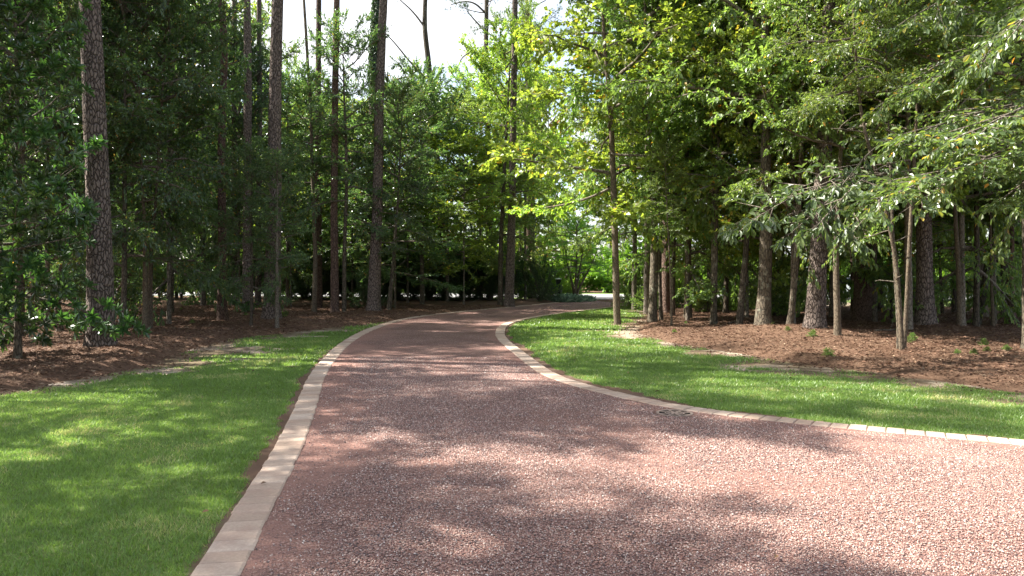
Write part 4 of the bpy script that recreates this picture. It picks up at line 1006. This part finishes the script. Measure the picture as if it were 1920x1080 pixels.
mb = MB(); loft(mb, [csec(-1.75,.8,.95,1.0,.72), csec(-1.0,.82,.95,1.38,.6), csec(-.2,.82,.93,1.45,.62), csec(.45,.82,.93,1.40,.6), csec(1.25,.8,.9,.95,.72)])
obj('cabin_glass', mb.mesh('glass', True), glass, car)
mb = MB(); loft(mb, [csec(-1.05,.62,1.37,1.40,.5), csec(-.2,.64,1.43,1.47,.55), csec(.5,.62,1.38,1.42,.5)])
obj('roof', mb.mesh('roof', True), carw, car)
for wx in (-1.35, 1.35):
    for wy in (-.82, .82):
        mb = MB(); a = np.linspace(0, 2*PI, 25)[:-1]; c, s = np.cos(a), np.sin(a)
        for (r0, r1, y0, y1, nm) in [(.2, .32, -.1, .1, 't')]:
            n = len(a); V = np.concatenate([np.stack([r*c, np.full(n, y), r*s], 1) for r, y in ((r0, y0), (r1, y0), (r1, y1), (r0, y1))]); j = np.arange(n); k = (j+1) % n
            mb.add(V, np.concatenate([np.stack([q*n+j, q*n+k, ((q+1) % 4)*n+k, ((q+1) % 4)*n+j], 1) for q in range(4)]))
        wo = obj('wheel', mb.mesh('wheel', True), tyre, car, (wx, wy, .32))
        mb = MB(); mb.add(np.stack([.2*c, np.full(24, -.09 if wy < 0 else .09), .2*s], 1), [tuple(range(24))]); obj('rim', mb.mesh('rim'), rim, wo)
for sy in (-.62, .62):
    mb = MB(); box(mb, -2.19, -2.0, sy-.19, sy+.19, .72, .88); obj('tail_light', mb.mesh('tl'), redl, car)
    mb = MB(); box(mb, 2.0, 2.17, sy-.17, sy+.17, .56, .68); obj('headlight', mb.mesh('hl'), hl, car)

# ------------------------------------------------------------------ grass blades
def grass():
    rg = np.random.default_rng(8); mb = MB(); tot = 0
    for (y0, y1, dens, h, w) in [(3.2, 6, 6800, .032, .0040), (6, 9, 4600, .032, .0052), (9, 13, 2500, .034, .0078), (13, 19, 1000, .045, .012), (19, 40, 380, .05, .02)]:
        xa, xb = -.74*y1-.3, .74*y1+.3
        n = int((xb-xa)*(y1-y0)*dens); x = rg.uniform(xa, xb, n); y = rg.uniform(y0, y1, n)
        k = (np.abs(x) < .73*y+.2) & inside(x, y, OPEN) & ~inside(x, y, DRV); x, y = x[k], y[k]
        kd = np.minimum(dist_poly(x, y, LKs), dist_poly(x, y, RKs)); br = lawn_bare(x, y)
        k = (kd > .13+rg.uniform(-.02, .04, len(x))) & (rg.uniform(size=len(x)) > br*1.05-.02); x, y, kd = x[k], y[k], kd[k]; n = len(x)
        hh = h*rg.uniform(.6, 1.3, n)*(.75+.5*vnoise(x, y, 2.5, 12)); ww = w*rg.uniform(.7, 1.3, n)
        a = rg.uniform(0, 6.28, n); la = rg.uniform(0, 6.28, n); ln = rg.uniform(.2, 1.0, n)*hh
        z = lawn_z(x, y)
        p = np.stack([x, y, z-.004], 1); s = np.stack([np.cos(a), np.sin(a), np.zeros(n)], 1)*ww[:, None]
        tip = p+np.stack([np.cos(la)*ln, np.sin(la)*ln, hh], 1)
        V = np.stack([p-s, p+s, tip], 1)
        patch = fbm(x, y, .9, 14)
        r = np.clip(rg.normal(.42, .2, n)+(patch-.5)*.7+smooth(.62, .72, fbm(x, y, 1.7, 19))*.35, 0, 1)
        mb.add(V.reshape(-1, 3), np.arange(n)[:, None]*3+np.array([[0, 1, 2]]), np.repeat(r, 3)); tot += n
    print('blades', tot); return mb.mesh('grass')
o = obj('grass', grass(), M['grass']); tag(o, 'short mown lawn grass on both sides of the drive', kind='stuff')
# litter: needles and dead leaves on the floor of the wood
def litter():
    rg = np.random.default_rng(9); mb = MB()
    n = 560000; y = 7+rg.power(1.4, n)*26; x = rg.uniform(-.74, .74, n)*y
    e = edge_sd(x, y); k = (e < .22*rg.normal(0, 1, n)+.12-.35*(vnoise(x, y, 1.6, 3) > .6)) | (rg.uniform(size=n) < .006) | ((x > 1.5) & (y > 19.5) & (y < 28) & (rg.uniform(size=n) < .30*smooth(.4, .75, fbm(x, y, .55, 91)))); k &= (~inside(x, y, DRV)) | (rg.uniform(size=n) < .10); x, y = x[k], y[k]; n = len(x)
    z = np.maximum(np.maximum(floor_z(x, y), lawn_z(x, y)), np.where(inside(x, y, DRV), .02, -9))+rg.uniform(.003, .02, n)
    nd = rg.uniform(size=n) < .78
    P0 = np.stack([x, y, z], 1); a = rg.uniform(0, 6.28, n); D = np.stack([np.cos(a), np.sin(a), rg.normal(0, .12, n)], 1)
    m = nd; leaves(mb, P0[m], D[m], nrm(np.array([[0, 0, 1.]])+rg.normal(0, .3, (m.sum(), 3))), rg.uniform(.12, .2, m.sum()), .006, 'needle', rg)
    m = ~nd; leaves(mb, P0[m], D[m], nrm(np.array([[0, 0, 1.]])+rg.normal(0, .45, (m.sum(), 3))), rg.uniform(.035, .085, m.sum()), .5, 'diamond', rg)
    print('litter', n); return mb.mesh('litter')
o = obj('leaf_litter', litter(), M['litter']); tag(o, 'brown pine needles and dead leaves strewn under the trees', kind='stuff')

# fallen branches, twig and dry leaves
for k, (px, py, ln, az, lb) in enumerate([(1366,612,.9,.4,'pale bare fallen branch behind the grey lichened trunk'),(1530,583,1.2,2.7,'tangled pale fallen branch behind the sunlit pine'),
        (1598,597,1.1,.2,'fallen stick lying left of the broad black pine'),(1640,634,1.5,.15,'long thin stick in the straw left of the twin trunks'),(565,575,1.3,-.7,'pale stick leaning in the straw left of the slender pale trunk'),(880,571,.8,.5,'dark stub of a fallen branch left of the bend trunks'),(1460,620,.8,2.9,'short fallen stick between the mottled oak and the slim leaning trunk')]):
    X, Y = P(px, py); g = fz(X, Y); rg = np.random.default_rng(k+60); b = MB()
    q = limb_curve((0, 0, .03), az, .05, ln, rg, 7, 0, .25); q[:, 2] = np.abs(q[:, 2])*.6+.015
    tube(b, q, np.linspace(.018, .006, 7), 6)
    o = obj('fallen_branch', b.mesh('fallen_branch', True), M['branch'], None, (X, Y, g)); tag(o, lb, 'branch')
    for j in (2, 4):
        b = MB(); r_ = limb_curve(q[j], az+(-1)**j*.8, .25, ln*.35, rg, 4, 0, .2); tube(b, r_, np.linspace(.008, .003, 4), 5); obj('twig', b.mesh('twig', True), M['branch'], o)
for (px, py, lb, mt) in [(489,916,'small dark dry leaf lying on the tan left kerb','litter'),(379,971,'pale curled dry leaf on the left lawn near the kerb','brownleaf'),(1452,1058,'pale dry leaf on the gravel near the bottom right','brownleaf')]:
    X, Y = P(px, py); l = MB(); rg = np.random.default_rng(px)
    leaves(l, np.array([[0, 0, 0.]]), np.array([[.6, .8, .15]]), np.array([[.2, -.1, 1.]]), .05, .6, 'big', rg)
    o = obj('dry_leaf', l.mesh('dry_leaf'), M[mt], None, (X, Y, .034)); tag(o, lb, 'leaf')

# ------------------------------------------------------------------ light, sky, camera
EL, AZV = math.radians(48), (-.985, .17)
sd = Vector((AZV[0]*math.cos(EL), AZV[1]*math.cos(EL), math.sin(EL)))
su = bpy.data.lights.new('sun', 'SUN'); su.energy = 5.0; su.angle = math.radians(.53); su.color = (1, .955, .87)
so = bpy.data.objects.new('sun', su); COL.objects.link(so); so.rotation_euler = sd.to_track_quat('Z', 'Y').to_euler()
w = bpy.data.worlds.new('World'); SC.world = w; w.use_nodes = True; nt = w.node_tree; nt.nodes.clear(); n = N(nt)
sky = n('ShaderNodeTexSky', sky_type='NISHITA', sun_disc=False, sun_elevation=EL, sun_rotation=math.atan2(AZV[0], AZV[1]), air_density=1.0, dust_density=2.0, ozone_density=1.0)
tc = n('ShaderNodeTexCoord').outputs['Generated']
mp = n('ShaderNodeMapping', {'Vector': tc, 'Scale': (1, 1, 2.2), 'Location': (.3, .2, .1)})
cl = n('ShaderNodeTexNoise', {'Vector': mp.outputs[0], 'Scale': 2.2, 'Detail': 8.0, 'Roughness': .55})
f = n.ramp(cl.outputs[0], [(.42, (0, 0, 0)), (.58, (1, 1, 1))])
c = n.mix(f, sky.outputs[0], (4.6, 4.7, 4.9))
bg = n('ShaderNodeBackground', {'Color': c, 'Strength': .09}); ow = n('ShaderNodeOutputWorld', {0: bg.outputs[0]})

cam = bpy.data.cameras.new('camera'); co = bpy.data.objects.new('camera', cam); COL.objects.link(co)
cam.lens = 26; cam.sensor_width = 36; cam.clip_end = 1200; cam.clip_start = .05
co.location = (0, 0, HC); co.rotation_euler = (PI/2, 0, 0); cam.shift_y = -(540-HOR)/1920
SC.camera = co
SC.view_settings.view_transform = 'Standard'; SC.view_settings.look = 'None'; SC.view_settings.exposure = 1.95; SC.view_settings.gamma = 1
SC.render.resolution_x = 1024; SC.render.resolution_y = 576
cy = SC.cycles; cy.max_bounces = 6; cy.diffuse_bounces = 4; cy.glossy_bounces = 2; cy.transmission_bounces = 4; cy.transparent_max_bounces = 4
cy.use_denoising = True; cy.sample_clamp_indirect = 6; cy.caustics_reflective = False; cy.caustics_refractive = False
print('objects', len(bpy.data.objects))
